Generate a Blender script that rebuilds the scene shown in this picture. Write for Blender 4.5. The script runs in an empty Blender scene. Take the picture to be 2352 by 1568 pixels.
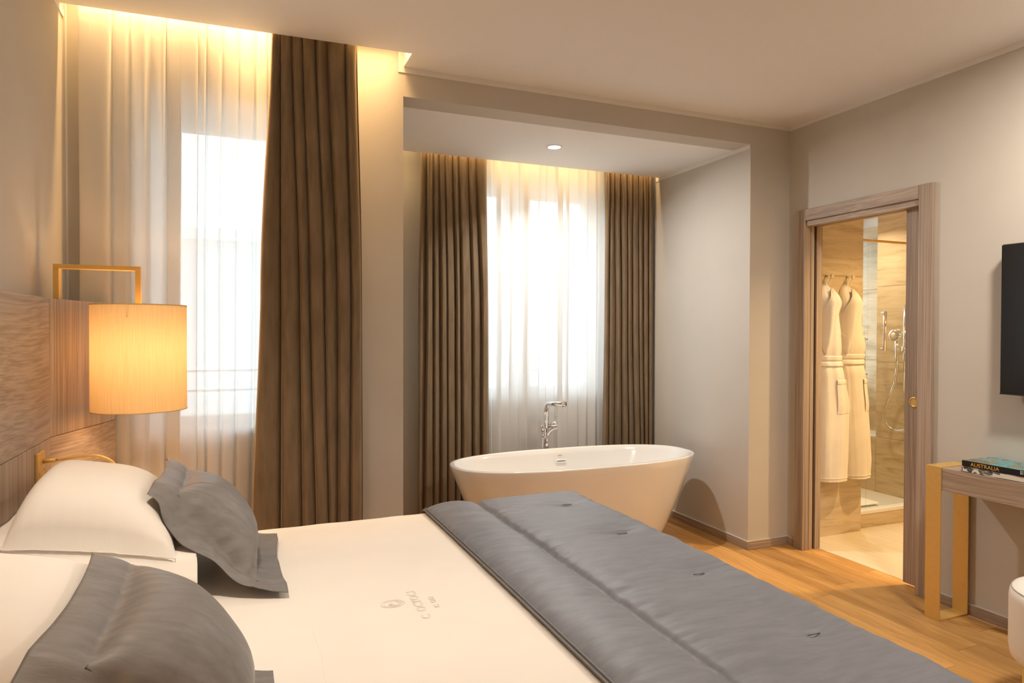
import bpy, bmesh, math, random
from mathutils import Vector, Matrix, noise

random.seed(7)
scene = bpy.context.scene
col = scene.collection

# ------------------------------------------------------------------ camera
YAW, PITCH, ROLL, FPX = 0.389592505, -0.0139601123, 0.00239130788, 1535.753
cy, sy, cp, sp = math.cos(YAW), math.sin(YAW), math.cos(PITCH), math.sin(PITCH)
fw = Vector((sy * cp, cy * cp, sp)); rt = Vector((cy, -sy, 0)); up = rt.cross(fw)
r2 = rt * math.cos(ROLL) + up * math.sin(ROLL); u2 = up * math.cos(ROLL) - rt * math.sin(ROLL)
cam = bpy.data.cameras.new('camera'); camo = bpy.data.objects.new('camera', cam); col.objects.link(camo)
cam.sensor_width = 36.0; cam.lens = FPX / 2352 * 36.0; cam.clip_start = 0.02; cam.clip_end = 200
M3 = Matrix((r2, u2, -fw)).transposed()
camo.matrix_world = Matrix.Translation((0, 0, 1.4)) @ M3.to_4x4()
scene.camera = camo

# ------------------------------------------------------------------ world, exposure, light levels
SKY = 6.6          # overcast daylight outside
LED = 12.0         # curtain cove LED strips (emission)
LED_N = 8.0       # niche cove strip
LAMP = 7.2        # bedside lamp bulb (W)
DOWN_N = 28.0      # niche downlight (W)
FILL_R = 14.0      # added bedroom fill spots, out of view (W)
BATH = 27.0        # bathroom lights (W)
WARM = (1.0, 0.60, 0.25)
WARM2 = (1.0, 0.70, 0.40)
w = bpy.data.worlds.new('World'); scene.world = w; w.use_nodes = True
bg = w.node_tree.nodes['Background']; bg.inputs[0].default_value = (0.74, 0.87, 1.0, 1); bg.inputs[1].default_value = SKY
vs = scene.view_settings
vs.view_transform = 'Standard'; vs.look = 'None'; vs.gamma = 1.0; vs.use_curve_mapping = False; vs.exposure = 0.0
scene.cycles.max_bounces = 10; scene.cycles.diffuse_bounces = 6; scene.cycles.transparent_max_bounces = 16
scene.cycles.transmission_bounces = 8; scene.cycles.glossy_bounces = 4
scene.cycles.caustics_reflective = False; scene.cycles.caustics_refractive = False
scene.cycles.use_denoising = True; scene.cycles.sample_clamp_indirect = 6.0

# ------------------------------------------------------------------ material helpers
MATS = {}
def nodes_of(name):
    m = bpy.data.materials.new(name); m.use_nodes = True
    nt = m.node_tree; return m, nt, nt.nodes['Principled BSDF']
def N(nt, t, **kw):
    n = nt.nodes.new(t)
    for k, v in kw.items():
        if isinstance(k, str) and hasattr(n, k): setattr(n, k, v)
    return n
def setin(n, d):
    for k, v in d.items(): n.inputs[k].default_value = v
def rgba(c): return (c[0], c[1], c[2], 1)
def coords(nt, scale=(1, 1, 1), rot=(0, 0, 0), kind='Object', rnd=0.0):
    tc = N(nt, 'ShaderNodeTexCoord'); mp = N(nt, 'ShaderNodeMapping')
    src = tc.outputs[kind]
    if rnd:
        oi = N(nt, 'ShaderNodeObjectInfo'); mul = N(nt, 'ShaderNodeMath'); mul.operation = 'MULTIPLY'; mul.inputs[1].default_value = rnd
        nt.links.new(oi.outputs['Random'], mul.inputs[0])
        add = N(nt, 'ShaderNodeVectorMath'); add.operation = 'ADD'
        nt.links.new(src, add.inputs[0]); nt.links.new(mul.outputs[0], add.inputs[1]); src = add.outputs[0]
    mp.inputs['Scale'].default_value = scale; mp.inputs['Rotation'].default_value = rot
    nt.links.new(src, mp.inputs[0]); return mp.outputs[0]
def ramp(nt, fac, stops):
    r = N(nt, 'ShaderNodeValToRGB')
    while len(r.color_ramp.elements) < len(stops): r.color_ramp.elements.new(0.5)
    for e, (p, c) in zip(r.color_ramp.elements, stops): e.position = p; e.color = rgba(c)
    nt.links.new(fac, r.inputs[0]); return r.outputs[0]
def bump(nt, b, h, strength=0.2, dist=0.01):
    bn = N(nt, 'ShaderNodeBump'); bn.inputs['Strength'].default_value = strength; bn.inputs['Distance'].default_value = dist
    nt.links.new(h, bn.inputs['Height']); nt.links.new(bn.outputs[0], b.inputs['Normal'])
def plain(name, c, rough=0.5, metal=0.0, **kw):
    m, nt, b = nodes_of(name)
    b.inputs['Base Color'].default_value = rgba(c); b.inputs['Roughness'].default_value = rough; b.inputs['Metallic'].default_value = metal
    for k, v in kw.items(): b.inputs[k].default_value = v
    MATS[name] = m; return m
def mixnoise(name, c1, c2, scale, rough=0.6, bumps=0.0, bscale=None, metal=0.0, detail=4, bdist=0.004, **kw):
    m, nt, b = nodes_of(name)
    n = N(nt, 'ShaderNodeTexNoise'); n.inputs['Scale'].default_value = 1.0; n.inputs['Detail'].default_value = detail
    nt.links.new(coords(nt, scale), n.inputs['Vector'])
    nt.links.new(ramp(nt, n.outputs[0], [(0.3, c1), (0.7, c2)]), b.inputs['Base Color'])
    b.inputs['Roughness'].default_value = rough; b.inputs['Metallic'].default_value = metal
    if bumps:
        n2 = N(nt, 'ShaderNodeTexNoise'); n2.inputs['Scale'].default_value = 1.0; n2.inputs['Detail'].default_value = 3
        nt.links.new(coords(nt, bscale or scale), n2.inputs['Vector']); bump(nt, b, n2.outputs[0], bumps, bdist)
    for k, v in kw.items(): b.inputs[k].default_value = v
    MATS[name] = m; return m
def wood(name, light, dark, axis, fine=120, along=2.0, wavy=0.25, rough=0.5, rnd=0.0, contrast=(0.35, 0.65), tint=0.0, figure=0.5, wscale=2.2):
    """grain runs along `axis` (0,1,2) of the object"""
    m, nt, b = nodes_of(name)
    s1 = [fine] * 3; s1[axis] = along
    s2 = [fine * 0.12] * 3; s2[axis] = along * 0.45
    wob = N(nt, 'ShaderNodeTexNoise'); wob.inputs['Scale'].default_value = wscale; wob.inputs['Detail'].default_value = 0.5
    tc = N(nt, 'ShaderNodeTexCoord'); src = tc.outputs['Object']
    if rnd:
        oi = N(nt, 'ShaderNodeObjectInfo'); mul = N(nt, 'ShaderNodeMath'); mul.operation = 'MULTIPLY'; mul.inputs[1].default_value = rnd
        nt.links.new(oi.outputs['Random'], mul.inputs[0])
        a = N(nt, 'ShaderNodeVectorMath'); a.operation = 'ADD'; nt.links.new(src, a.inputs[0]); nt.links.new(mul.outputs[0], a.inputs[1]); src = a.outputs[0]
    nt.links.new(src, wob.inputs['Vector'])
    sub = N(nt, 'ShaderNodeVectorMath'); sub.operation = 'MULTIPLY_ADD'
    nt.links.new(wob.outputs['Color'], sub.inputs[0]); sub.inputs[1].default_value = [wavy] * 3; nt.links.new(src, sub.inputs[2])
    outs = []
    for s in (s1, s2):
        mp = N(nt, 'ShaderNodeMapping'); mp.inputs['Scale'].default_value = s; nt.links.new(sub.outputs[0], mp.inputs[0])
        n = N(nt, 'ShaderNodeTexNoise'); n.inputs['Scale'].default_value = 1.0; n.inputs['Detail'].default_value = 5
        nt.links.new(mp.outputs[0], n.inputs['Vector']); outs.append(n.outputs[0])
    mx = N(nt, 'ShaderNodeMix'); mx.inputs[0].default_value = figure
    nt.links.new(outs[0], mx.inputs[2]); nt.links.new(outs[1], mx.inputs[3])
    c = ramp(nt, mx.outputs[0], [(contrast[0], dark), (contrast[1], light)])
    if tint:
        hs = N(nt, 'ShaderNodeHueSaturation'); oi2 = N(nt, 'ShaderNodeObjectInfo')
        mr = N(nt, 'ShaderNodeMapRange'); mr.inputs['To Min'].default_value = 1 - tint; mr.inputs['To Max'].default_value = 1 + tint * 0.6
        nt.links.new(oi2.outputs['Random'], mr.inputs[0]); nt.links.new(mr.outputs[0], hs.inputs['Value']); nt.links.new(c, hs.inputs['Color']); c = hs.outputs[0]
    nt.links.new(c, b.inputs['Base Color']); b.inputs['Roughness'].default_value = rough
    bump(nt, b, outs[0], 0.12, 0.002)
    MATS[name] = m; return m
def emit(name, c, s):
    m = bpy.data.materials.new(name); m.use_nodes = True; nt = m.node_tree; nt.nodes.clear()
    e = N(nt, 'ShaderNodeEmission'); e.inputs[0].default_value = rgba(c); e.inputs[1].default_value = s
    o = N(nt, 'ShaderNodeOutputMaterial'); nt.links.new(e.outputs[0], o.inputs[0]); MATS[name] = m; return m

mixnoise('wall_paint', (0.555, 0.525, 0.475), (0.58, 0.55, 0.50), (3, 3, 3), 0.75, 0.05, (60, 60, 900))
plain('ceiling_paint', (0.865, 0.875, 0.88), 0.8)
plain('trim_white', (0.80, 0.79, 0.76), 0.55)
wood('oak', (0.66, 0.37, 0.125), (0.42, 0.21, 0.056), 1, fine=70, along=1.6, wavy=0.09, rough=0.42, rnd=37.0, contrast=(0.37, 0.62), tint=0.28, figure=0.5, wscale=2.6)
wood('pale_plank', (0.80, 0.72, 0.56), (0.68, 0.58, 0.42), 1, fine=60, along=2.0, wavy=0.05, rough=0.35, rnd=23.0, tint=0.06)
TW_L, TW_D = (0.47, 0.37, 0.29), (0.29, 0.215, 0.16)
wood('taupe_h', TW_L, TW_D, 1, fine=140, along=0.9, wavy=0.10, rnd=11.0, contrast=(0.38, 0.62), figure=0.32, wscale=1.6)
wood('taupe_v', TW_L, TW_D, 2, fine=150, along=1.3, wavy=0.012, rnd=11.0, contrast=(0.40, 0.61), figure=0.30)
wood('taupe_x', TW_L, TW_D, 0, fine=110, along=1.6, wavy=0.03, rnd=11.0, contrast=(0.40, 0.61), figure=0.30)
mixnoise('gold', (0.76, 0.50, 0.16), (0.80, 0.53, 0.175), (40, 40, 40), 0.45, metal=0.5)
plain('brass_bright', (0.80, 0.56, 0.20), 0.3, 0.85)
plain('chrome', (0.82, 0.82, 0.84), 0.07, 1.0)
plain('tub_white', (0.86, 0.84, 0.81), 0.10, 0.0, **{'Coat Weight': 0.5, 'Coat Roughness': 0.05})
plain('plate_metal', (0.86, 0.88, 0.92), 0.35, 0.3)
plain('black_gloss', (0.008, 0.007, 0.007), 0.22)
plain('black_matt', (0.012, 0.011, 0.011), 0.6)
plain('dark_gap', (0.05, 0.03, 0.015), 0.9)
plain('window_white', (0.82, 0.82, 0.80), 0.4)
plain('stone_sill', (0.62, 0.58, 0.52), 0.5)
plain('facade', (0.74, 0.72, 0.68), 0.9)
plain('rail_grey', (0.75, 0.75, 0.75), 0.5)
plain('street', (0.35, 0.35, 0.35), 0.9)
mixnoise('leather', (0.84, 0.82, 0.77), (0.87, 0.85, 0.80), (5, 5, 5), 0.42, 0.12, (350, 350, 350))
plain('thread_dark', (0.38, 0.33, 0.27), 0.8)
def cloth(name, c, c2=None, rough=0.85, sheen=0.3, weave=900, bs=0.08, stint=None):
    m, nt, b = nodes_of(name)
    n = N(nt, 'ShaderNodeTexNoise'); n.inputs['Scale'].default_value = 6; n.inputs['Detail'].default_value = 3
    nt.links.new(coords(nt), n.inputs['Vector'])
    nt.links.new(ramp(nt, n.outputs[0], [(0.35, c), (0.65, c2 or c)]), b.inputs['Base Color'])
    b.inputs['Roughness'].default_value = rough; b.inputs['Sheen Weight'].default_value = sheen; b.inputs['Sheen Roughness'].default_value = 0.4
    if stint: b.inputs['Sheen Tint'].default_value = rgba(stint)
    n2 = N(nt, 'ShaderNodeTexNoise'); n2.inputs['Scale'].default_value = weave; n2.inputs['Detail'].default_value = 1
    nt.links.new(coords(nt), n2.inputs['Vector']); bump(nt, b, n2.outputs[0], bs, 0.002)
    MATS[name] = m; return m
cloth('sheet_white', (0.84, 0.81, 0.77), (0.86, 0.83, 0.79), sheen=0.1)
cloth('thread_white', (0.83, 0.79, 0.74), sheen=0.1)
cloth('thread_robe', (0.55, 0.42, 0.28), sheen=0.1)
cloth('robe_white', (0.74, 0.68, 0.59), (0.79, 0.73, 0.64), sheen=0.4, weave=350, bs=0.5)
cloth('towel_white', (0.88, 0.86, 0.82), sheen=0.4, weave=300, bs=0.5)
def satin(name, c1, c2):
    m, nt, b = nodes_of(name)
    n = N(nt, 'ShaderNodeTexNoise'); n.inputs['Scale'].default_value = 1; n.inputs['Detail'].default_value = 4
    nt.links.new(coords(nt, (14, 60, 40)), n.inputs['Vector'])
    nt.links.new(ramp(nt, n.outputs[0], [(0.3, c1), (0.7, c2)]), b.inputs['Base Color'])
    b.inputs['Roughness'].default_value = 0.5; b.inputs['Sheen Weight'].default_value = 0.15; b.inputs['Sheen Roughness'].default_value = 0.3
    b.inputs['Specular IOR Level'].default_value = 0.45
    n2 = N(nt, 'ShaderNodeTexNoise'); n2.inputs['Scale'].default_value = 1; n2.inputs['Detail'].default_value = 3
    nt.links.new(coords(nt, (9, 70, 30)), n2.inputs['Vector']); bump(nt, b, n2.outputs[0], 0.25, 0.004)
    MATS[name] = m
satin('grey_satin', (0.172, 0.186, 0.224), (0.21, 0.226, 0.268)); satin('cushion_satin', (0.178, 0.172, 0.174), (0.230, 0.221, 0.223))
plain('grey_hem', (0.13, 0.115, 0.10), 0.8)
def velvet():
    m, nt, b = nodes_of('velvet')
    n = N(nt, 'ShaderNodeTexNoise'); n.inputs['Scale'].default_value = 1; n.inputs['Detail'].default_value = 5
    nt.links.new(coords(nt, (30, 30, 5)), n.inputs['Vector'])
    nt.links.new(ramp(nt, n.outputs[0], [(0.3, (0.19, 0.138, 0.086)), (0.7, (0.27, 0.198, 0.127))]), b.inputs['Base Color'])
    b.inputs['Roughness'].default_value = 0.9; b.inputs['Sheen Weight'].default_value = 0.6; b.inputs['Sheen Roughness'].default_value = 0.32
    b.inputs['Sheen Tint'].default_value = (0.85, 0.70, 0.52, 1); b.inputs['Specular IOR Level'].default_value = 0.1
    n2 = N(nt, 'ShaderNodeTexNoise'); n2.inputs['Scale'].default_value = 260; n2.inputs['Detail'].default_value = 2
    nt.links.new(coords(nt), n2.inputs['Vector']); bump(nt, b, n2.outputs[0], 0.25, 0.003)
    MATS['velvet'] = m
velvet()
def sheer():
    m = bpy.data.materials.new('sheer'); m.use_nodes = True; nt = m.node_tree; nt.nodes.clear()
    tr = N(nt, 'ShaderNodeBsdfTransparent'); tr.inputs[0].default_value = (1, 1, 1, 1)
    tl = N(nt, 'ShaderNodeBsdfTranslucent'); tl.inputs[0].default_value = (0.90, 0.89, 0.87, 1)
    df = N(nt, 'ShaderNodeBsdfDiffuse'); df.inputs[0].default_value = (0.93, 0.92, 0.90, 1)
    m1 = N(nt, 'ShaderNodeMixShader'); m1.inputs[0].default_value = 0.63
    nt.links.new(tl.outputs[0], m1.inputs[1]); nt.links.new(df.outputs[0], m1.inputs[2])
    m2 = N(nt, 'ShaderNodeMixShader')
    lw = N(nt, 'ShaderNodeLayerWeight'); lw.inputs[0].default_value = 0.35
    mr = N(nt, 'ShaderNodeMapRange'); mr.inputs['To Min'].default_value = 0.905; mr.inputs['To Max'].default_value = 0.99
    nt.links.new(lw.outputs['Facing'], mr.inputs[0]); nt.links.new(mr.outputs[0], m2.inputs[0])
    nt.links.new(tr.outputs[0], m2.inputs[1]); nt.links.new(m1.outputs[0], m2.inputs[2])
    o = N(nt, 'ShaderNodeOutputMaterial'); nt.links.new(m2.outputs[0], o.inputs[0]); MATS['sheer'] = m
sheer()
def shade():
    m = bpy.data.materials.new('lamp_shade'); m.use_nodes = True; nt = m.node_tree; nt.nodes.clear()
    n = N(nt, 'ShaderNodeTexNoise'); n.inputs['Scale'].default_value = 1; n.inputs['Detail'].default_value = 4
    nt.links.new(coords(nt, (260, 260, 9)), n.inputs['Vector'])
    c = ramp(nt, n.outputs[0], [(0.3, (0.78, 0.58, 0.30)), (0.7, (0.86, 0.66, 0.37))])
    tl = N(nt, 'ShaderNodeBsdfTranslucent'); df = N(nt, 'ShaderNodeBsdfDiffuse')
    nt.links.new(c, tl.inputs[0]); nt.links.new(c, df.inputs[0])
    mx = N(nt, 'ShaderNodeMixShader'); mx.inputs[0].default_value = 0.84
    nt.links.new(tl.outputs[0], mx.inputs[1]); nt.links.new(df.outputs[0], mx.inputs[2])
    o = N(nt, 'ShaderNodeOutputMaterial'); nt.links.new(mx.outputs[0], o.inputs[0]); MATS['lamp_shade'] = m
shade()
def thin_glass(name, tint, refl=0.08):
    m = bpy.data.materials.new(name); m.use_nodes = True; nt = m.node_tree; nt.nodes.clear()
    tr = N(nt, 'ShaderNodeBsdfTransparent'); tr.inputs[0].default_value = rgba(tint)
    gl = N(nt, 'ShaderNodeBsdfGlossy'); gl.inputs['Roughness'].default_value = 0.02
    lw = N(nt, 'ShaderNodeLayerWeight'); pw = N(nt, 'ShaderNodeMath'); pw.operation = 'POWER'; pw.inputs[1].default_value = 5.0
    nt.links.new(lw.outputs['Facing'], pw.inputs[0])
    mr = N(nt, 'ShaderNodeMapRange'); mr.inputs['To Min'].default_value = 0.03; mr.inputs['To Max'].default_value = 0.8; nt.links.new(pw.outputs[0], mr.inputs[0])
    mx = N(nt, 'ShaderNodeMixShader'); nt.links.new(mr.outputs[0], mx.inputs[0])
    nt.links.new(tr.outputs[0], mx.inputs[1]); nt.links.new(gl.outputs[0], mx.inputs[2])
    o = N(nt, 'ShaderNodeOutputMaterial'); nt.links.new(mx.outputs[0], o.inputs[0]); MATS[name] = m
thin_glass('pane_glass', (0.95, 0.97, 0.97)); thin_glass('shower_glass', (0.93, 0.95, 0.94))
def tile_stone():
    m, nt, b = nodes_of('travertine')
    src = coords(nt, (1.0, 1.0, 7.0), rnd=17.0)
    n = N(nt, 'ShaderNodeTexNoise'); n.inputs['Scale'].default_value = 3.0; n.inputs['Detail'].default_value = 9; n.inputs['Roughness'].default_value = 0.62; n.inputs['Distortion'].default_value = 0.7
    nt.links.new(src, n.inputs['Vector'])
    nt.links.new(ramp(nt, n.outputs[0], [(0.27, (0.36, 0.265, 0.155)), (0.46, (0.56, 0.445, 0.29)), (0.54, (0.60, 0.48, 0.32)), (0.76, (0.70, 0.59, 0.42))]), b.inputs['Base Color'])
    b.inputs['Roughness'].default_value = 0.38; MATS['travertine'] = m
tile_stone()
plain('tray_stone', (0.62, 0.58, 0.50), 0.5)
emit('led_warm', WARM, LED); emit('led_niche', (1.0, 0.64, 0.28), LED_N); emit('spot_glow', (1.0, 0.93, 0.84), 14.0); emit('bulb_glow', WARM2, 30.0)

# ------------------------------------------------------------------ geometry helpers
def tag(o, label=None, cat=None, group=None, kind=None):
    if label: o['label'] = label
    if cat: o['category'] = cat
    if group: o['group'] = group
    if kind: o['kind'] = kind
    return o
def link(name, me, mat=None, parent=None, smooth=False):
    o = bpy.data.objects.new(name, me); col.objects.link(o)
    if mat and not me.materials: me.materials.append(MATS[mat])
    if smooth:
        for p in me.polygons: p.use_smooth = True
    if parent: o.parent = parent
    return o
def mk(name, verts, faces, mat, parent=None, smooth=False):
    me = bpy.data.meshes.new(name); me.from_pydata([tuple(v) for v in verts], [], faces); me.validate(); me.update()
    bm = bmesh.new(); bm.from_mesh(me); bmesh.ops.recalc_face_normals(bm, faces=bm.faces); bm.to_mesh(me); bm.free()
    return link(name, me, mat, parent, smooth)
def empty(name, loc=(0, 0, 0)):
    o = bpy.data.objects.new(name, None); col.objects.link(o); o.location = loc; o.empty_display_size = 0.05
    return o
def box_mesh(name, lo, hi, bev=0.0, seg=2):
    me = bpy.data.meshes.new(name); bm = bmesh.new()
    bmesh.ops.create_cube(bm, size=1.0)
    for v in bm.verts:
        v.co = Vector([lo[i] + (v.co[i] + 0.5) * (hi[i] - lo[i]) for i in range(3)])
    if bev: bmesh.ops.bevel(bm, geom=bm.edges[:], offset=bev, segments=seg, profile=0.5, affect='EDGES')
    bm.to_mesh(me); bm.free(); return me
def box(name, lo, hi, mat, parent=None, bev=0.0, seg=2, loc=None):
    """box in world coordinates (or in the parent's, when the parent sits at the origin)"""
    c = [(lo[i] + hi[i]) / 2 for i in range(3)]
    o = link(name, box_mesh(name, [lo[i] - c[i] for i in range(3)], [hi[i] - c[i] for i in range(3)], bev, seg), mat, parent)
    off = parent.location if parent else Vector((0, 0, 0))
    o.location = Vector(c) - off
    return o
def multibox(name, boxes, mat, parent=None):
    vs_, fs = [], []
    for lo, hi in boxes:
        b0 = len(vs_)
        for z in (lo[2], hi[2]):
            vs_ += [(lo[0], lo[1], z), (hi[0], lo[1], z), (hi[0], hi[1], z), (lo[0], hi[1], z)]
        fs += [tuple(b0 + i for i in f) for f in ((0, 3, 2, 1), (4, 5, 6, 7), (0, 1, 5, 4), (1, 2, 6, 5), (2, 3, 7, 6), (3, 0, 4, 7))]
    off = parent.location if parent else Vector((0, 0, 0))
    return mk(name, [Vector(v) - off for v in vs_], fs, mat, parent)
def grid(name, fn, nu, nv, mat, parent=None, smooth=True, closeu=False):
    vs_ = []; off = parent.location if parent else Vector((0, 0, 0))
    for j in range(nv + 1):
        for i in range(nu + (0 if closeu else 1)):
            vs_.append(Vector(fn(i / nu, j / nv)) - off)
    W = nu + (0 if closeu else 1); fs = []
    for j in range(nv):
        for i in range(nu):
            i2 = (i + 1) % W
            fs.append((j * W + i, j * W + i2, (j + 1) * W + i2, (j + 1) * W + i))
    me = bpy.data.meshes.new(name); me.from_pydata([tuple(v) for v in vs_], [], fs); me.update()
    return link(name, me, mat, parent, smooth)
def frame_at(t):
    t = t.normalized(); a = Vector((0, 0, 1)) if abs(t.z) < 0.9 else Vector((1, 0, 0))
    n = t.cross(a).normalized(); return n, t.cross(n).normalized()
def catmull(pts, n):
    pts = [Vector(p) for p in pts]; out = []
    for i in range(len(pts) - 1):
        p0 = pts[max(i - 1, 0)]; p1 = pts[i]; p2 = pts[i + 1]; p3 = pts[min(i + 2, len(pts) - 1)]
        for k in range(n):
            t = k / n
            out.append(0.5 * ((2 * p1) + (p2 - p0) * t + (2 * p0 - 5 * p1 + 4 * p2 - p3) * t * t + (3 * p1 - p0 - 3 * p2 + p3) * t ** 3))
    out.append(pts[-1]); return out
def tube(name, pts, rad, mat, parent=None, seg=14, smooth_n=0, caps=True):
    off = parent.location if parent else Vector((0, 0, 0))
    rads = rad if isinstance(rad, (list, tuple)) else None
    P = catmull(pts, smooth_n) if smooth_n else [Vector(p) for p in pts]
    vs_, fs = [], []; n = None
    for i, p in enumerate(P):
        t = (P[min(i + 1, len(P) - 1)] - P[max(i - 1, 0)]).normalized()
        if n is None: n, b = frame_at(t)
        else:
            n = (n - t * n.dot(t)).normalized(); b = t.cross(n)
        r = rads[i] if rads and not smooth_n else (rads[0] if rads else rad)
        for k in range(seg):
            a = 2 * math.pi * k / seg
            vs_.append(p - off + (n * math.cos(a) + b * math.sin(a)) * r)
    for i in range(len(P) - 1):
        for k in range(seg):
            k2 = (k + 1) % seg; fs.append((i * seg + k, i * seg + k2, (i + 1) * seg + k2, (i + 1) * seg + k))
    if caps: fs.append(tuple(range(seg))); fs.append(tuple((len(P) - 1) * seg + k for k in reversed(range(seg))))
    o = mk(name, vs_, fs, mat, parent, True)
    for p in o.data.polygons:
        if len(p.vertices) > 4: p.use_smooth = False
    return o
def lathe(name, prof, mat, parent=None, seg=48, base=(0, 0, 0), smooth=True, axis='z', caps=True):
    off = parent.location if parent else Vector((0, 0, 0)); vs_, fs = [], []
    for r, z in prof:
        for k in range(seg):
            a = 2 * math.pi * k / seg
            p = (r * math.cos(a), r * math.sin(a), z)
            if axis == 'y': p = (p[0], p[2], p[1])
            if axis == 'x': p = (p[2], p[0], p[1])
            vs_.append(Vector(base) + Vector(p) - off)
    for i in range(len(prof) - 1):
        for k in range(seg):
            k2 = (k + 1) % seg; fs.append((i * seg + k, i * seg + k2, (i + 1) * seg + k2, (i + 1) * seg + k))
    for i in ((0, len(prof) - 1) if caps else ()):
        if prof[i][0] > 1e-5: fs.append(tuple(i * seg + k for k in range(seg)))
    o = mk(name, vs_, fs, mat, parent, smooth)
    for p in o.data.polygons:
        if len(p.vertices) > 4: p.use_smooth = False
    return o
def text_mesh(o, name, mat, outline=0.0):
    if outline: o.data.fill_mode = 'NONE'; o.data.extrude = 0; o.data.bevel_depth = outline; o.data.bevel_resolution = 1
    dg = bpy.context.evaluated_depsgraph_get(); dg.update()
    me = bpy.data.meshes.new_from_object(o.evaluated_get(dg)); me.name = name
    if not me.materials: me.materials.append(MATS[mat])
    cu = o.data; bpy.data.objects.remove(o); bpy.data.curves.remove(cu)
    m = bpy.data.objects.new(name, me); col.objects.link(m); return m
def text(name, s, size, M, mat, parent=None, extrude=0.0006, align='LEFT', space=1.0, outline=False):
    cu = bpy.data.curves.new(name, 'FONT'); cu.body = s; cu.size = size; cu.extrude = extrude; cu.align_x = align; cu.space_character = space
    o = bpy.data.objects.new(name, cu); col.objects.link(o); cu.materials.append(MATS[mat])
    o = text_mesh(o, name, mat, 0.0005 if outline else 0.0)
    if parent: o.parent = parent; M = Matrix.Translation(-parent.location) @ M
    o.matrix_local = M
    return o
def structure(o, label, cat='structure'): return tag(o, label, cat, kind='structure')
def ss(a, b, x):
    t = min(1, max(0, (x - a) / (b - a))); return t * t * (3 - 2 * t)

# ================================================================== SETTING
XL, XR, YW, YB, H = -0.68, 3.375, 3.40, -1.7, 2.757
NX0, NX1, NH, NYC, NYB = 0.79, 3.047, 2.607, 4.41, 4.62   # niche: sides, ceiling, ceiling end, back wall
# ---- floor: slab and oak planks
floor = structure(box('floor', (XL - 0.1, YB - 0.1, -0.12), (3.49, NYB + 0.1, -0.012), 'oak'), 'warm oak plank floor of the bedroom', 'floor')
PW, PL = 0.138, 1.45
pm = box_mesh('plank', (0.0008, 0.0008, -0.012), (PW - 0.0008, PL - 0.0008, 0.0), 0.0009, 1); pm.materials.append(MATS['oak'])
ix = 0; x = 3.49 - PW
while x > 0.9:
    y = 4.62 - 1.45 - ((ix * 0.53) % 1.0) * PL + 1.1
    while y > 0.2 - PL:
        o = bpy.data.objects.new('plank', pm); col.objects.link(o); o.parent = floor
        o.location = Vector((x, y, 0.0)) - floor.location
        y -= PL
    x -= PW; ix += 1
# ---- walls
wl = multibox('wall_left', [((XL - 0.15, YB - 0.15, -0.05), (XL, YW + 0.4, 3.1))], 'wall_paint'); structure(wl, 'beige wall behind the headboard', 'wall')
wb = multibox('wall_back', [((XL - 0.15, YB - 0.15, -0.05), (3.5, YB, 3.1))], 'wall_paint'); structure(wb, 'beige wall on the near side of the room', 'wall')
# window wall with the opening of the tall window, pier, beam over the niche
OX0, OX1, OZ0, OZ1 = -0.37, 0.52, 0.93, 2.45
ww = multibox('wall_window', [((XL, YW, 0), (OX0, YW + 0.38, 3.1)), ((OX1, YW, 0), (NX0, YW + 0.38, 3.1)),
     ((OX0, YW, 0), (OX1, YW + 0.38, OZ0)), ((OX0, YW, OZ1), (OX1, YW + 0.38, 3.1)),
     ((NX0, YW, NH), (NX1, YW + 0.16, 3.1)), ((NX1, YW, 0), (XR + 0.14, YW + 0.20, 3.1))], 'wall_paint')
structure(ww, 'beige window wall framing the bathtub alcove', 'wall')
wnl = multibox('wall_niche_left', [((NX0 - 0.13, YW + 0.38, 0), (NX0, NYB + 0.3, 3.0))], 'wall_paint'); structure(wnl, 'left side wall of the alcove', 'wall')
wnr = multibox('wall_niche_right', [((NX1, YW + 0.20, 0), (NX1 + 0.15, NYB + 0.3, 3.0))], 'wall_paint'); structure(wnr, 'right side wall of the bathtub alcove', 'wall')
QX0, QX1, QZ0, QZ1 = 1.36, 2.63, 0.925, 2.50
wnb = multibox('wall_niche_back', [((NX0, NYB, 0), (QX0, NYB + 0.3, 3.0)), ((QX1, NYB, 0), (NX1, NYB + 0.3, 3.0)),
     ((QX0, NYB, 0), (QX1, NYB + 0.3, QZ0)), ((QX0, NYB, QZ1), (QX1, NYB + 0.3, 3.0))], 'wall_paint'); structure(wnb, 'back wall of the alcove behind its curtains', 'wall')
DY0, DY1, DZ = 2.475, 3.262, 2.115     # door opening in the right wall
wr = multibox('wall_right', [((XR, YB, 0), (XR + 0.125, DY0 - 0.001, 3.1)), ((XR, DY1 + 0.001, 0), (XR + 0.125, YW, 3.1)), ((XR, DY0 - 0.001, DZ), (XR + 0.125, DY1 + 0.001, 3.1))], 'wall_paint')
structure(wr, 'beige wall with the television and sliding door', 'wall')
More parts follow.
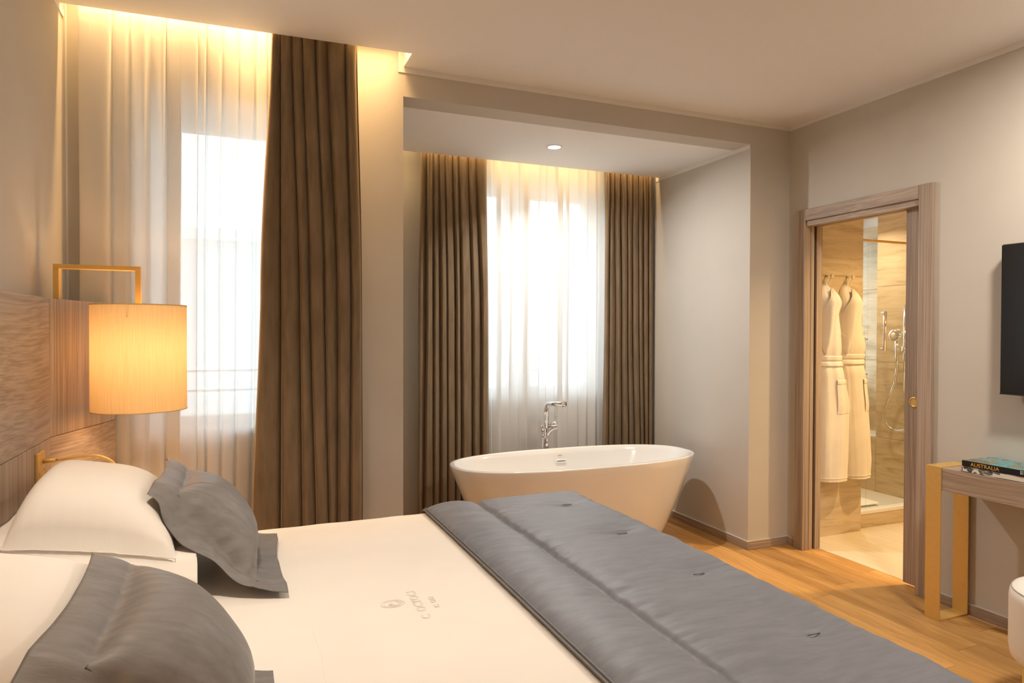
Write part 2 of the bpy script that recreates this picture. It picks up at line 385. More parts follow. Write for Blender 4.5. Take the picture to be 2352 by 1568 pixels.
# ---- ceilings
SY_L, SY_R, SXR = 3.287, 3.222, 0.792     # near edge of the light slot, and its right end
cv = [(XL, YB), (XR, YB), (XR, YW), (SXR, YW), (SXR, SY_R), (XL, SY_L)]
vs_ = [(a, b, H) for a, b in cv] + [(a, b, H + 0.03) for a, b in cv]
n_ = len(cv); fs_ = [tuple(range(n_)), tuple(range(2 * n_ - 1, n_ - 1, -1))] + [(i, (i + 1) % n_, n_ + (i + 1) % n_, n_ + i) for i in range(n_)]
ceil = structure(mk('ceiling', vs_, fs_, 'ceiling_paint'), 'plain white bedroom ceiling with a slot above the tall window', 'ceiling')
slot = multibox('ceiling_slot', [((XL, 3.19, H + 0.03), (SXR + 0.02, 3.205, 2.97)), ((XL, 3.19, 2.97), (SXR + 0.02, YW, 3.0)), ((SXR, 3.205, H + 0.03), (SXR + 0.02, YW, 2.97))], 'ceiling_paint')
structure(slot, 'inside of the light slot above the tall window', 'ceiling')
nc = multibox('ceiling_niche', [((NX0, YW + 0.16, NH), (NX1, NYC, NH + 0.03)), ((NX0, NYC - 0.03, NH + 0.03), (NX1, NYC - 0.015, 2.78)), ((NX0, NYC - 0.03, 2.78), (NX1, NYB, 2.81))], 'ceiling_paint')
structure(nc, 'white lowered ceiling of the bathtub alcove', 'ceiling')
upc = multibox('ceiling_cap', [((XL - 0.2, YB - 0.2, 3.1), (5.4, 5.0, 3.16))], 'ceiling_paint'); structure(upc, 'slab above the ceilings', 'ceiling')
# ---- trims (white strips under the ceiling)
T = 0.004
def trim(n, boxes, label): structure(multibox('trim_%d' % n, boxes, 'trim_white'), label, 'trim')
trim(1, [((0.764, YW - T, 2.727), (XR, YW, H)), ((0.764, YW - T, H), (SXR, YW, 2.97))], 'white strip between window wall and ceiling')
trim(2, [((XR - T, YB, 2.727), (XR, YW - T, H))], 'white strip between right wall and ceiling')
trim(3, [((XL, YB, 2.727), (XL + T, 3.36, H))], 'white strip between headboard wall and ceiling')
trim(4, [((NX1 - T, YW + 0.003, 2.580), (NX1, NYC + 0.035, NH))], 'white strip under the alcove ceiling')
trim(5, [((XL, YW - 0.006, 0), (XL + 0.006, YW, 2.95))], 'thin vertical corner bead beside the tall window')
# ---- baseboards
def baseb(name, boxes, label, mat):
    r = empty(name); structure(r, label, 'baseboard')
    for lo, hi in boxes:
        box('board', lo, hi, mat, r, 0.0015, 1)
        box('bead', (lo[0], lo[1], hi[2]), (hi[0], hi[1], hi[2] + 0.003), 'stone_sill', r)
BH = 0.052
baseb('baseboard_niche', [((NX1 - 0.012, YW - 0.012, 0), (NX1, NYB, BH))], 'taupe wood baseboard in the alcove', 'taupe_h')
baseb('baseboard_window', [((NX1, YW - 0.012, 0), (XR, YW, BH)), ((XL, YW - 0.012, 0), (NX0, YW, BH))], 'taupe wood baseboard under the window wall', 'taupe_x')
baseb('baseboard_right', [((XR - 0.012, YB, 0), (XR, DY0 - 0.08, BH)), ((XR - 0.012, DY1 + 0.062, 0), (XR, YW - 0.012, BH))], 'taupe wood baseboard under the television', 'taupe_h')
# ---- windows
def window(name, x0, x1, z0, z1, y, mull, fr, label):
    r = empty(name, ((x0 + x1) / 2, y, z0)); structure(r, label, 'window')
    d0, d1 = y - 0.03, y + 0.04
    for nm, lo, hi in (('frame_stile', (x0, d0, z0), (x0 + fr, d1, z1)), ('frame_stile', (x1 - fr, d0, z0), (x1, d1, z1)),
                       ('frame_rail', (x0 + fr, d0, z0), (x1 - fr, d1, z0 + fr * 0.55)), ('frame_rail', (x0 + fr, d0, z1 - fr), (x1 - fr, d1, z1))):
        box(nm, lo, hi, 'window_white', r, 0.004, 1)
    xs = [x0 + fr] + ([mull[0], mull[1]] if mull else []) + [x1 - fr]
    if mull: box('mullion', (mull[0], d0 - 0.01, z0 + fr * 0.55), (mull[1], d1, z1 - fr), 'window_white', r, 0.004, 1)
    for i in range(0, len(xs), 2):
        box('pane', (xs[i], y, z0 + fr * 0.55), (xs[i + 1], y + 0.006, z1 - fr), 'pane_glass', r)
    return r
window('window_1', OX0, OX1, OZ0 + 0.015, OZ1, 3.62, None, 0.078, 'tall white window behind the sheer curtain beside the bed')
window('window_2', QX0, QX1, QZ0 + 0.015, QZ1, 4.76, (1.885, 2.085), 0.072, 'white double window behind the bathtub')
sl1 = box('window_sill', (OX0 - 0.03, YW - 0.012, OZ0 - 0.012), (OX1 + 0.03, 3.59, OZ0 + 0.015), 'stone_sill', None, 0.003, 1); structure(sl1, 'stone sill of the tall window', 'sill')
sl2 = box('window_sill', (QX0 - 0.03, NYB - 0.012, QZ0 - 0.012), (QX1 + 0.03, 4.73, QZ0 + 0.015), 'stone_sill', None, 0.003, 1); structure(sl2, 'stone sill of the alcove window', 'sill')
# outside
def railing(x0, x1, y, z0, label):
    r = empty('balustrade', ((x0 + x1) / 2, y, z0)); tag(r, label, 'railing')
    for z in (z0 + 0.10, z0 + 0.20): tube('bar', [(x0, y, z), (x1, y, z)], 0.006, 'rail_grey', r, 10)
    for xx in (x0 + 0.01, x1 - 0.01): tube('upright', [(xx, y, z0 - 0.08), (xx, y, z0 + 0.2)], 0.005, 'rail_grey', r, 8)
railing(OX0, OX1, 3.72, 1.0, 'thin grey window guard outside the tall window by the bed')
railing(QX0, QX1, 4.86, 1.0, 'thin grey window guard outside the alcove window')
bd = empty('building', (6, 24, -12)); tag(bd, 'pale plastered building across the street seen through the sheers', 'building')
box('facade_wall', (-18, 22, -12), (34, 34, 4.1), 'facade', bd); box('cornice', (-18.2, 21.6, 4.1), (34.2, 34.2, 4.45), 'facade', bd)
st = box('street', (-60, 5.6, -12.2), (60, 80, -12), 'street'); structure(st, 'street far below the windows', 'ground')

# ------------------------------------------------------------------ bathroom shell
BX1, BY0, SYB = 4.84, 1.9, 4.35      # far wall x, near end y, shower back
bf = structure(box('bathroom_floor', (3.49, BY0, -0.12), (BX1, 3.50, -0.008), 'pale_plank'), 'pale wood-look floor of the bathroom', 'floor')
tm = box_mesh('plank', (0.0006, 0.0006, -0.008), (0.1994, 1.1994, 0.001), 0.0006, 1); tm.materials.append(MATS['pale_plank'])
for i in range(7):
    y = 3.50 - 1.2 + 0.0
    for k in range(3):
        yy = 3.465 - 1.2 * (k + 1) + ((i * 0.37) % 1) * 1.2
        y0, y1 = max(BY0, yy), min(3.465, yy + 1.2)
        if y1 - y0 < 0.05 or 3.49 + 0.2 * i + 0.2 > BX1 + 0.1: continue
        if y1 - y0 > 1.19:
            o = bpy.data.objects.new('plank', tm); col.objects.link(o); o.parent = bf; o.location = Vector((3.49 + 0.2 * i, yy, 0)) - bf.location
        else:
            box('plank', (3.49 + 0.2 * i + 0.0006, y0 + 0.0006, -0.008), (3.49 + 0.2 * i + 0.1994, y1 - 0.0006, 0.001), 'pale_plank', bf, 0.0006, 1)
def tiles(parent, axis, fixed, a_edges, z_edges, thick, mat='travertine'):
    """large format tiles on a wall; axis 'y' = wall facing -y at y=fixed, 'x' = wall facing -x at x=fixed"""
    g = 0.0012
    for i in range(len(a_edges) - 1):
        for j in range(len(z_edges) - 1):
            a0, a1, z0, z1 = a_edges[i] + g, a_edges[i + 1] - g, z_edges[j] + g, z_edges[j + 1] - g
            if axis == 'y': box('tile', (a0, fixed, z0), (a1, fixed + thick, z1), mat, parent, 0.0008, 1)
            else: box('tile', (fixed, a0, z0), (fixed + thick, a1, z1), mat, parent, 0.0008, 1)
RW = 3.42
w1 = multibox('wall_robe', [((3.502, RW + 0.009, 0), (4.072, RW + 0.07, 2.6))], 'trim_white'); structure(w1, 'travertine tiled wall with the bathrobes', 'wall')
tiles(w1, 'y', RW, [3.5025, 4.075], [0.0, 0.595, 1.194, 1.793, 2.392, 2.6], 0.009)
box('edge_tile', (4.0722, RW + 0.0092, 0), (4.0755, RW + 0.07, 2.6), 'travertine', w1)
w2 = multibox('wall_shower', [((BX1 + 0.009, BY0, 0), (BX1 + 0.08, 3.932, 2.6)), ((BX1 + 0.009, 3.932, 0), (BX1 + 0.08, SYB, 0.54)), ((BX1 + 0.30, 3.932, 0.54), (BX1 + 0.38, SYB + 0.1, 2.6))], 'trim_white'); structure(w2, 'travertine tiled far wall of the shower', 'wall')
tiles(w2, 'x', BX1, [2.13, 2.731, 3.331, 3.931], [0.0, 0.553, 1.166, 1.778, 2.39, 2.6], 0.009)
tiles(w2, 'x', BX1, [3.931, SYB], [0.0, 0.542], 0.009)
tiles(w2, 'x', BX1 + 0.29, [3.931, SYB], [0.55, 1.166, 1.778, 2.32], 0.009)
box('ledge', (BX1, 3.934, 0.542), (BX1 + 0.29, SYB, 0.552), 'tray_stone', w2, 0.001, 1)
box('reveal', (BX1 + 0.009, 3.931, 0.553), (BX1 + 0.29, 3.9325, 2.6), 'travertine', w2)
w3 = multibox('wall_shower_back', [((3.9, SYB, 0), (4.55, SYB + 0.25, 2.6)), ((4.55, SYB, 0), (5.22, SYB + 0.25, 0.95)), ((4.55, SYB, 2.35), (5.22, SYB + 0.25, 2.6))], 'travertine'); structure(w3, 'back wall of the shower with a window', 'wall')
window('window_3', 4.55, 5.22, 0.95, 2.35, SYB + 0.14, None, 0.06, 'shower window out of sight behind the robe wall')
w4 = multibox('wall_bath_left', [((4.0, RW + 0.07, 0), (4.072, SYB, 2.6))], 'travertine'); structure(w4, 'side wall of the shower behind the robes', 'wall')
w5 = multibox('wall_bath_near', [((3.5, BY0 - 0.1, 0), (BX1 + 0.1, BY0, 2.6))], 'wall_paint'); structure(w5, 'near wall of the bathroom', 'wall')
bc = multibox('ceiling_bathroom', [((3.5, BY0 - 0.1, 2.42), (BX1 + 0.4, SYB + 0.2, 2.47))], 'ceiling_paint'); structure(bc, 'white bathroom ceiling', 'ceiling')
tray = empty('shower_tray', (4.45, 3.9, 0)); tag(tray, 'beige shower floor behind the low curb', 'shower tray')
box('tray_floor', (4.075, 3.52, 0.0), (BX1, SYB, 0.100), 'tray_stone', tray, 0.002, 1)
box('curb', (4.0765, 3.465, 0.0), (BX1, 3.52, 0.098), 'travertine', tray, 0.002, 1)
box('curb_profile', (4.0765, 3.462, 0.098), (BX1, 3.52, 0.124), 'trim_white', tray, 0.002, 1)

# ------------------------------------------------------------------ door
door = empty('door_1', (XR, (DY0 + DY1) / 2, 0)); structure(door, 'taupe wood pocket door frame with its leaf slid half into the wall', 'door')
CW = 0.075; cx0, cx1 = XR - 0.02, XR
box('casing', (cx0, DY1 - 0.012, 0), (cx1, DY1 + 0.060, DZ + 0.072), 'taupe_v', door, 0.002, 1)
box('casing', (cx0 - 0.004, DY0 - 0.077, 0), (cx1, DY0 + 0.002, DZ + 0.072), 'taupe_v', door, 0.002, 1)
box('casing', (cx0, DY0 + 0.0025, DZ), (cx1, DY1 - 0.0125, DZ + 0.072), 'taupe_h', door, 0.002, 1)
# left jamb, with the slot the leaf closes into
box('jamb', (XR - 0.008, DY1 - 0.0125, 0), (3.405, DY1, DZ), 'taupe_v', door, 0.001, 1)
box('jamb', (3.406, DY1 - 0.0155, 0), (3.434, DY1, DZ), 'taupe_v', door, 0.001, 1)
box('jamb_slot', (3.434, DY1 - 0.002, 0), (3.456, DY1 + 0.001, DZ), 'dark_gap', door)
box('jamb', (3.456, DY1 - 0.0165, 0), (3.502, DY1, DZ), 'taupe_v', door, 0.001, 1)
# head jamb
box('head_jamb', (XR - 0.008, DY0 + 0.003, DZ - 0.034), (3.418, DY1 - 0.0165, DZ), 'taupe_h', door, 0.001, 1)
box('track', (3.418, DY0 + 0.003, DZ - 0.012), (3.456, DY1 - 0.0165, DZ), 'dark_gap', door)
box('head_jamb', (3.456, DY0 + 0.003, DZ - 0.030), (3.502, DY1 - 0.0165, DZ), 'taupe_h', door, 0.001, 1)
# right jamb next to the leaf, and the leaf
box('jamb', (XR - 0.008, DY0 - 0.001, 0), (3.412, DY0 + 0.008, DZ - 0.034), 'taupe_v', door, 0.001, 1)
leaf = box('leaf', (3.420, DY0 + 0.0085, 0.018), (3.455, 2.598, DZ - 0.014), 'taupe_v', door, 0.0015, 1)
pull = lathe('pull', [(0.0175, 0.0004), (0.0175, -0.0003), (0.0215, -0.0045), (0.0285, -0.004), (0.0285, 0.0)], 'brass_bright', None, 40, (0, 0, 0), True, 'x')
pull.parent = leaf; pull.location = Vector((3.4197, 2.5415, 1.023)) - Vector(leaf.location) - door.location
cup = lathe('pull_cup', [(0.0, 0.0002), (0.017, 0.0002), (0.0178, -0.002)], 'gold', None, 40, (0, 0, 0), True, 'x')
cup.parent = leaf; cup.location = pull.location
# ================================================================== CURTAINS
def curtain(name, tops, mids, bots, deps, ztop, zbot, mat, parent=None, nper=9, nz=60, jitter=0.004, seed=0, gather=0.5):
    def fn(u, v):
        z = ztop + (zbot - ztop) * v
        k = u * (len(tops) - 1); i = min(int(k), len(tops) - 2); t = k - i
        def val(lst, j): return lst[max(0, min(len(lst) - 1, j))]
        def cr(lst):
            p0, p1, p2, p3 = val(lst, i - 1), val(lst, i), val(lst, i + 1), val(lst, i + 2)
            return 0.5 * (2 * p1 + (p2 - p0) * t + (2 * p0 - 5 * p1 + 4 * p2 - p3) * t * t + (3 * p1 - p0 - 3 * p2 + p3) * t ** 3)
        a, b, c = cr(tops), cr(mids), cr(bots)
        vm = 0.48
        x = a + (b - a) * ss(0, 1, v / vm) if v < vm else b + (c - b) * ss(-0.3, 1, (v - vm) / (1 - vm)) - (b + (c - b) * ss(-0.3, 1, 0) - b)
        d = cr(deps); dm = sum(deps) / len(deps)
        amp = 1 - gather * (1 - ss(0, 0.14, v))
        nn = noise.noise(Vector((u * 14 + seed, z * 1.3, seed)))
        y = dm + (d - dm) * amp + nn * jitter + 0.006 * (1 - ss(0, .1, v)) * math.sin(u * 95 + seed)
        x += noise.noise(Vector((u * 9 + seed, z * 0.9, 5.0 + seed))) * jitter * 1.5
        return (x, y, z)
    return grid(name, fn, (len(tops) - 1) * nper, nz, mat, parent)
def folds(bounds, pat):
    out = []
    for k in range(len(bounds) - 1):
        for f in pat[k % len(pat)]: out.append(bounds[k] + (bounds[k + 1] - bounds[k]) * f)
    return out + [bounds[-1]]
PAT = [[0.0, 0.07, 0.30, 0.70, 0.95], [0.0, 0.06, 0.26, 0.66, 0.94], [0.0, 0.08, 0.36, 0.76, 0.96]]
def depths(n_, base, front, back, seed):
    rnd = random.Random(seed); out = []
    for k in range(n_):
        f = front + rnd.uniform(0, 0.010); sl = rnd.uniform(-0.010, 0.010)
        out += [back + rnd.choice([-0.004, 0.0, 0.016, 0.022]), f + 0.004, f, f + 0.014 + sl, f + 0.030 + sl * 0.5]
    out[0] = base; return out + [base]
def velvet_drape(tb, mb, bb, base, front, back, ztop, seed, label):
    n_ = len(tb) - 1
    o = curtain('drape', folds(tb, PAT), folds(mb, PAT), folds(bb, PAT), depths(n_, base, front, back, seed), ztop, 0.02, 'velvet', nper=6, nz=80, seed=seed, jitter=0.003)
    tag(o, label, 'curtain', 'brown velvet curtains'); return o
velvet_drape([.150, .190, .240, .285, .346, .395, .480, .538], [.096, .187, .272, .318, .384, .446, .512, .562], [.046, .178, .288, .352, .412, .445, .502, .562],
     3.288, 3.258, 3.304, 2.94, 1, 'long brown velvet curtain panel hanging between tall window and pier')
velvet_drape([1.160, 1.205, 1.245, 1.291, 1.328, 1.385, 1.43, 1.50, 1.56, 1.631], [1.142, 1.198, 1.248, 1.298, 1.345, 1.408, 1.449, 1.532, 1.60, 1.653], [1.136, 1.184, 1.25, 1.305, 1.35, 1.412, 1.457, 1.538, 1.60, 1.655],
     4.466, 4.434, 4.480, 2.77, 2, 'brown velvet curtain panel left of the bathtub window')
velvet_drape([2.603, 2.641, 2.68, 2.735, 2.79, 2.84, 2.89, 2.94, 2.985, 3.024], [2.593, 2.638, 2.70, 2.75, 2.80, 2.85, 2.90, 2.95, 2.99, 3.026], [2.575, 2.636, 2.69, 2.765, 2.823, 2.88, 2.935, 2.967, 3.0, 3.028],
     4.462, 4.434, 4.480, 2.77, 3, 'brown velvet curtain panel right of the bathtub window')
def sheer_curtain(name, x0, x1, x0b, x1b, y, ztop, zbot, folds, seed, depth, overlap, dy_near=0.0):
    rnd = random.Random(seed)
    # plan path: folds of unequal width; some double back on themselves
    pts = [(0.0, 0.0)]; xx = 0.0
    ws = [rnd.uniform(0.5, 1.5) for _ in range(folds)]; tot = sum(ws)
    for wv in ws:
        wn = wv / tot; ov = overlap * rnd.choice([0, 0, 0.2, 0.6, 1.0]) * wn
        pts += [(xx + wn * 0.35, -rnd.uniform(.5, 1)), (xx + wn * 0.62 - ov * 0.2, rnd.uniform(.3, 1)), (xx + wn - ov * 0.9, rnd.uniform(-.6, .2)) if ov > 0.3 * wn else (xx + wn * 0.8, rnd.uniform(-.2, .4))]
        xx += wn
    pts.append((1.0, 0.0))
    P = catmull([(a, b, 0) for a, b in pts], 6)
    def fn(u, v):
        k = min(len(P) - 1, int(round(u * (len(P) - 1)))); p = P[k]
        z = ztop + (zbot - ztop) * v
        s = p.x + 0.010 * noise.noise(Vector((p.x * 7 + seed, z * 0.7, 1))) * ss(0, .4, v)
        xa = x0 + (x0b - x0) * v; xb = x1 + (x1b - x1) * v
        amp = depth * (0.55 + 0.45 * ss(0, 0.2, v))
        X_ = xa + (xb - xa) * s; yy = y + (dy_near * (1 - ss(-0.15, 0.08, X_)) if dy_near else 0)
        return (X_, yy + p.y * amp + 0.003 * noise.noise(Vector((u * 30, z * 2, seed))), z)
    return grid(name, fn, len(P) - 1, 40, 'sheer')
S1 = sheer_curtain('sheer_drape', -0.597, 0.30, -0.602, 0.26, 3.370, 2.95, 0.02, 15, 5, 0.017, 1.5, -0.042)
tag(S1, 'white sheer curtain over the tall window beside the bed', 'curtain', 'white sheer curtains')
S2 = sheer_curtain('sheer_drape', 1.55, 2.72, 1.55, 2.72, 4.545, 2.77, 0.02, 17, 9, 0.018, 1.7)
tag(S2, 'white sheer curtain over the window behind the bathtub', 'curtain', 'white sheer curtains')

# ================================================================== LIGHT FITTINGS
def area(name, loc, size, energy, color, parent=None, sizey=None, spread=math.pi, shape='DISK', rot=None):
    l = bpy.data.lights.new(name, 'AREA'); l.energy = energy; l.color = color; l.shape = shape; l.size = size
    if sizey: l.size_y = sizey
    l.spread = spread
    o = bpy.data.objects.new(name, l); col.objects.link(o)
    if parent: o.parent = parent; o.location = Vector(loc) - parent.location
    else: o.location = loc
    if rot: o.rotation_euler = rot
    return o
led1 = empty('led_strip', (0.05, 3.30, 2.96)); tag(led1, 'warm LED strip hidden in the slot above the tall window', 'light strip')
box('tape', (XL + 0.02, 3.292, 2.960), (SXR - 0.03, 3.306, 2.969), 'led_warm', led1)
area('light', (0.055, 3.30, 2.955), SXR - XL - 0.06, 14.0, WARM, led1, 0.016, math.radians(75), 'RECTANGLE')
led2 = empty('led_strip', (1.92, NYC + 0.03, 2.775)); tag(led2, 'warm LED strip hidden above the bathtub curtains', 'light strip')
box('tape', (NX0 + 0.03, NYC + 0.012, 2.770), (NX1 - 0.03, NYC + 0.026, 2.779), 'led_niche', led2)
area('light', ((NX0 + NX1) / 2, NYC + 0.019, 2.765), NX1 - NX0 - 0.07, 5.5, (1.0, 0.64, 0.28), led2, 0.014, math.radians(95), 'RECTANGLE')
def downlight(loc, energy, color, label, r=0.042, spread=180.0, tilt=0.0, aim=None):
    e = empty('downlight', loc); tag(e, label, 'downlight', 'recessed ceiling downlights')
    x_, y_, z_ = loc
    lathe('rim', [(r, 0.0), (r + 0.008, 0.0), (r + 0.008, -0.003), (r, -0.004)], 'trim_white', e, 40, loc, caps=False)
    lathe('lens', [(0.0001, -0.0030), (r, -0.0030), (r, -0.0015)], 'spot_glow', e, 40, loc, False)
    area('light', (x_, y_, z_ - 0.006), r * 1.8, energy, color, e, spread=math.radians(spread), rot=Vector(aim).to_track_quat('-Z', 'Y').to_euler() if aim else (0, -math.radians(tilt), 0))
    return e
downlight((1.912, 3.94, NH), DOWN_N, (1.0, 0.96, 0.90), 'round recessed downlight over the bathtub', 0.042, 150, aim=(0.20, -0.20, -0.96))
for x_, y_, e_, sp_, tl, lb in [(-0.15, 1.85, 0.50, 95, 0, 'above the pillows'), (0.95, 1.45, 0.22, 95, 0, 'above the middle of the bed'), (2.75, 1.25, 4.0, 165, 10, 'above the floor before the television'),
                      (2.2, -0.6, 0.8, 165, 42, 'by the near wall at television side'), (0.6, -0.7, 0.10, 170, 0, 'by the near wall at bed side')]:  # unseen ceiling lights added to brighten bed, right wall and room
    downlight((x_, y_, H), FILL_R * e_, (1.0, 0.84, 0.66) if x_ < 2 else (1.0, 0.87, 0.73), 'added unseen fill downlight ' + lb, 0.05 if x_ < 2 else 0.15, sp_, tl)
downlight((4.08, 2.48, 2.42), BATH, (1.0, 0.67, 0.31), 'recessed downlight inside the bathroom door', 0.042, 130)
downlight((4.42, 3.86, 2.42), BATH * 0.40, (1.0, 0.78, 0.52), 'recessed downlight over the shower', 0.042, 130)

# ================================================================== HEADBOARD
HBX = -0.62; HBT = 1.517
hb = empty('headboard', (HBX, 1.85, 0)); tag(hb, 'tall taupe wood headboard with angled wing panels', 'headboard')
SEAM_Z = 1.02
box('panel', (XL + 0.002, 0.870, SEAM_Z + 0.0008), (HBX, 2.828, HBT), 'taupe_h', hb, 0.001, 1)
box('panel', (XL + 0.002, 0.870, 0.06), (HBX, 2.828, SEAM_Z - 0.0008), 'taupe_v', hb, 0.001, 1)
def wing(y0, y1, x0, x1, za, zb, mat, sgn):
    # vertical panel from (x0,y0) to (x1,y1), 2.4 cm thick, its own local frame so that the grain follows it
    L = math.hypot(x1 - x0, y1 - y0); ang = math.atan2(x1 - x0, abs(y1 - y0))
    o = link('wing_panel', box_mesh('wing_panel', (-0.024, 0 if sgn > 0 else -L, 0), (0, L if sgn > 0 else 0, zb - za), 0.001, 1), mat, hb)
    o.location = Vector((x0, y0, za)) - hb.location; o.rotation_euler = (0, 0, -ang * sgn)
    return o
WX1, WY1 = -0.476, 3.335
WX1, WY1 = HBX + (WX1 - HBX) * 0.94, 2.8305 + (WY1 - 2.8305) * 0.94
wing(2.8305, WY1, HBX, WX1, SEAM_Z + 0.001, HBT, 'taupe_v', 1)
wing(2.8305, WY1, HBX, WX1, 0.06, SEAM_Z - 0.001, 'taupe_h', 1)
wing(0.8675, 0.8675 - (WY1 - 2.8305), HBX, WX1, SEAM_Z + 0.001, HBT, 'taupe_v', -1)
wing(0.8675, 0.8675 - (WY1 - 2.8305), HBX, WX1, 0.06, SEAM_Z - 0.001, 'taupe_h', -1)

# ---- reading lamps on the headboard
def reading_lamp(y, s, label):
    e = empty('reading_lamp', (HBX, y, 0.9)); tag(e, label, 'reading lamp', 'brass gooseneck reading lamps')
    box('back_plate', (HBX, y - 0.044, 0.872), (HBX + 0.008, y + 0.044, 0.993), 'gold', e, 0.001, 1)
    tube('collar', [(HBX + 0.008, y + 0.02 * s, 0.958), (HBX + 0.045, y + 0.021 * s, 0.960)], 0.0075, 'gold', e)
    tube('neck', [(HBX + 0.045, y + 0.021 * s, 0.960), (HBX + 0.11, y + 0.022 * s, 0.966), (HBX + 0.16, y + 0.02 * s, 0.966), (HBX + 0.20, y + 0.015 * s, 0.952), (HBX + 0.225, y + 0.01 * s, 0.925), (HBX + 0.235, y + 0.005 * s, 0.89)], 0.0052, 'gold', e, 12, 6)
    tube('head', [(HBX + 0.235, y + 0.005 * s, 0.892), (HBX + 0.24, y, 0.842)], 0.011, 'gold', e)
    tube('switch', [(HBX + 0.008, y + 0.012 * s, 0.906), (HBX + 0.03, y + 0.012 * s, 0.906)], 0.0042, 'gold', e)
    for dz in (0.935, 0.94): tube('screw', [(HBX + 0.008, y + (-0.028 if dz < .937 else .03) * s, dz - .01), (HBX + 0.011, y + (-0.028 if dz < .937 else .03) * s, dz - .01)], 0.0032, 'gold', e)
reading_lamp(2.680, 1, 'brass gooseneck reading lamp on the headboard above the far pillows')

# ---- bedside lamps hung over the headboard wings
def bedside_lamp(y, label):
    xs0, xs1 = -0.630, -0.345; t = 0.0185; zt = 1.649
    e = empty('bedside_lamp', (-0.352, y, 1.09)); tag(e, label, 'lamp', 'drum shade bedside lamps')
    box('bracket_bar', (xs0, y - 0.02, zt - 0.0165), (xs1, y + 0.02, zt), 'gold', e, 0.0008, 1)
    box('bracket_leg', (xs0, y - 0.02, 1.20), (xs0 + t, y + 0.02, zt - 0.0168), 'gold', e, 0.0008, 1)
    box('bracket_leg', (xs1 - t, y - 0.02, 1.45), (xs1, y + 0.02, zt - 0.0168), 'gold', e, 0.0008, 1)
    cx, R_, z0, z1 = -0.352, 0.1655, 1.095, 1.502
    lathe('shade', [(R_, z0), (R_, (z0 + z1) / 2), (R_, z1)], 'lamp_shade', e, 72, (cx, y, 0), caps=False)
    for zz in (z0, z1 - 0.004): lathe('shade_hem', [(R_ - 0.001, zz), (R_ + 0.0012, zz), (R_ + 0.0012, zz + 0.004), (R_ - 0.001, zz + 0.004), (R_ - 0.001, zz)], 'lamp_shade', e, 72, (cx, y, 0), caps=False)
    tube('socket', [(cx, y, 1.45), (cx, y, 1.405)], 0.016, 'gold', e)
    for k in range(3):
        a = 2 * math.pi * k / 3 + 0.4; tube('shade_spoke', [(cx, y, 1.452), (cx + R_ * math.cos(a), y + R_ * math.sin(a), 1.452)], 0.002, 'gold', e, 8)
    lathe('bulb', [(0.0001, 1.335), (0.02, 1.34), (0.03, 1.365), (0.024, 1.39), (0.014, 1.405)], 'bulb_glow', e, 24, (cx, y, 0))
    l = bpy.data.lights.new('light', 'POINT'); l.energy = LAMP; l.color = WARM2; l.shadow_soft_size = 0.035
    lo = bpy.data.objects.new('light', l); col.objects.link(lo); lo.parent = e; lo.location = Vector((cx, y, 1.33)) - e.location
bedside_lamp(2.95, 'gold bracket lamp with cream drum shade hung over the headboard wing by the tall window')
bedside_lamp(0.55, 'matching gold bracket drum lamp on the near side of the bed, out of view')

# ================================================================== BED
BZ = 0.62; BX0_, BX1_, BY0_, BY1_ = -0.60, 1.485, 0.865, 2.850
bed = empty('bed', (0.45, 1.85, 0)); tag(bed, 'wide upholstered bed base with mattress under white and grey bedding', 'bed')
box('base', (-0.605, 0.895, 0.12), (1.44, 2.80, 0.34), 'leather', bed, 0.01, 2)
box('mattress', (-0.60, 0.885, 0.342), (1.455, 2.815, 0.604), 'sheet_white', bed, 0.04, 4)
for lx in (-0.5, 1.35):
    for ly in (1.0, 2.7): tube('leg', [(lx, ly, 0.0), (lx, ly, 0.12)], 0.025, 'black_matt', bed)
def fold(a, lo, hi, r):
    """a measured along the cloth -> (position, drop)"""
    if a > hi - r:
        s = (a - (hi - r)) / r
        if s < math.pi / 2: return hi - r + r * math.sin(s), -(r - r * math.cos(s))
        return hi, -r - r * (s - math.pi / 2)
    if a < lo + r:
        s = ((lo + r) - a) / r
        if s < math.pi / 2: return lo + r - r * math.sin(s), -(r - r * math.cos(s))
        return lo, -r - r * (s - math.pi / 2)
    return a, 0.0
def sheet_fn(u, v):
    a = -0.585 + u * (1.478 + 0.20 + 0.585); b = (BY0_ - 0.26) + v * (BY1_ - BY0_ + 0.52)
    x, dx = fold(a, -5, 1.478, 0.045); y, dy = fold(b, BY0_, BY1_, 0.05)
    n = noise.noise(Vector((a * 3.1, b * 2.3, 0.3))) * 0.0022 + noise.noise(Vector((a * 9, b * 9, 4.3))) * 0.0009
    edge = ss(2.70, 2.85, b) * 0.006 * noise.noise(Vector((a * 7.0, 2.0, 9.1)))
    crown = 0.006 * math.sin(math.pi * min(1, max(0, (b - BY0_) / (BY1_ - BY0_))))
    return (x, y + (0.004 * noise.noise(Vector((a * 8, b * 3, 2))) if dy < -0.04 else 0), BZ - 0.003 + min(dx, dy) + n + edge + crown)
sheet = grid('bed_sheet', sheet_fn, 150, 170, 'sheet_white'); tag(sheet, 'smooth white duvet cover with a tone-on-tone embroidered crest', 'bedding')
def top_z(x, y):
    n = noise.noise(Vector((x * 3.1, y * 2.3, 0.3))) * 0.0022 + noise.noise(Vector((x * 9, y * 9, 4.3))) * 0.0009
    return BZ - 0.003 + n + 0.006 * math.sin(math.pi * (y - BY0_) / (BY1_ - BY0_))
tube('hem_line', [(0.182 + 0.003 * math.sin(k * 1.3), 0.9 + k * (2.80 - 0.9) / 40, top_z(0.18, 0.9 + k * 1.9 / 40) - 0.0006 + 0.0) for k in range(41)], 0.0011, 'sheet_white', sheet, 6)
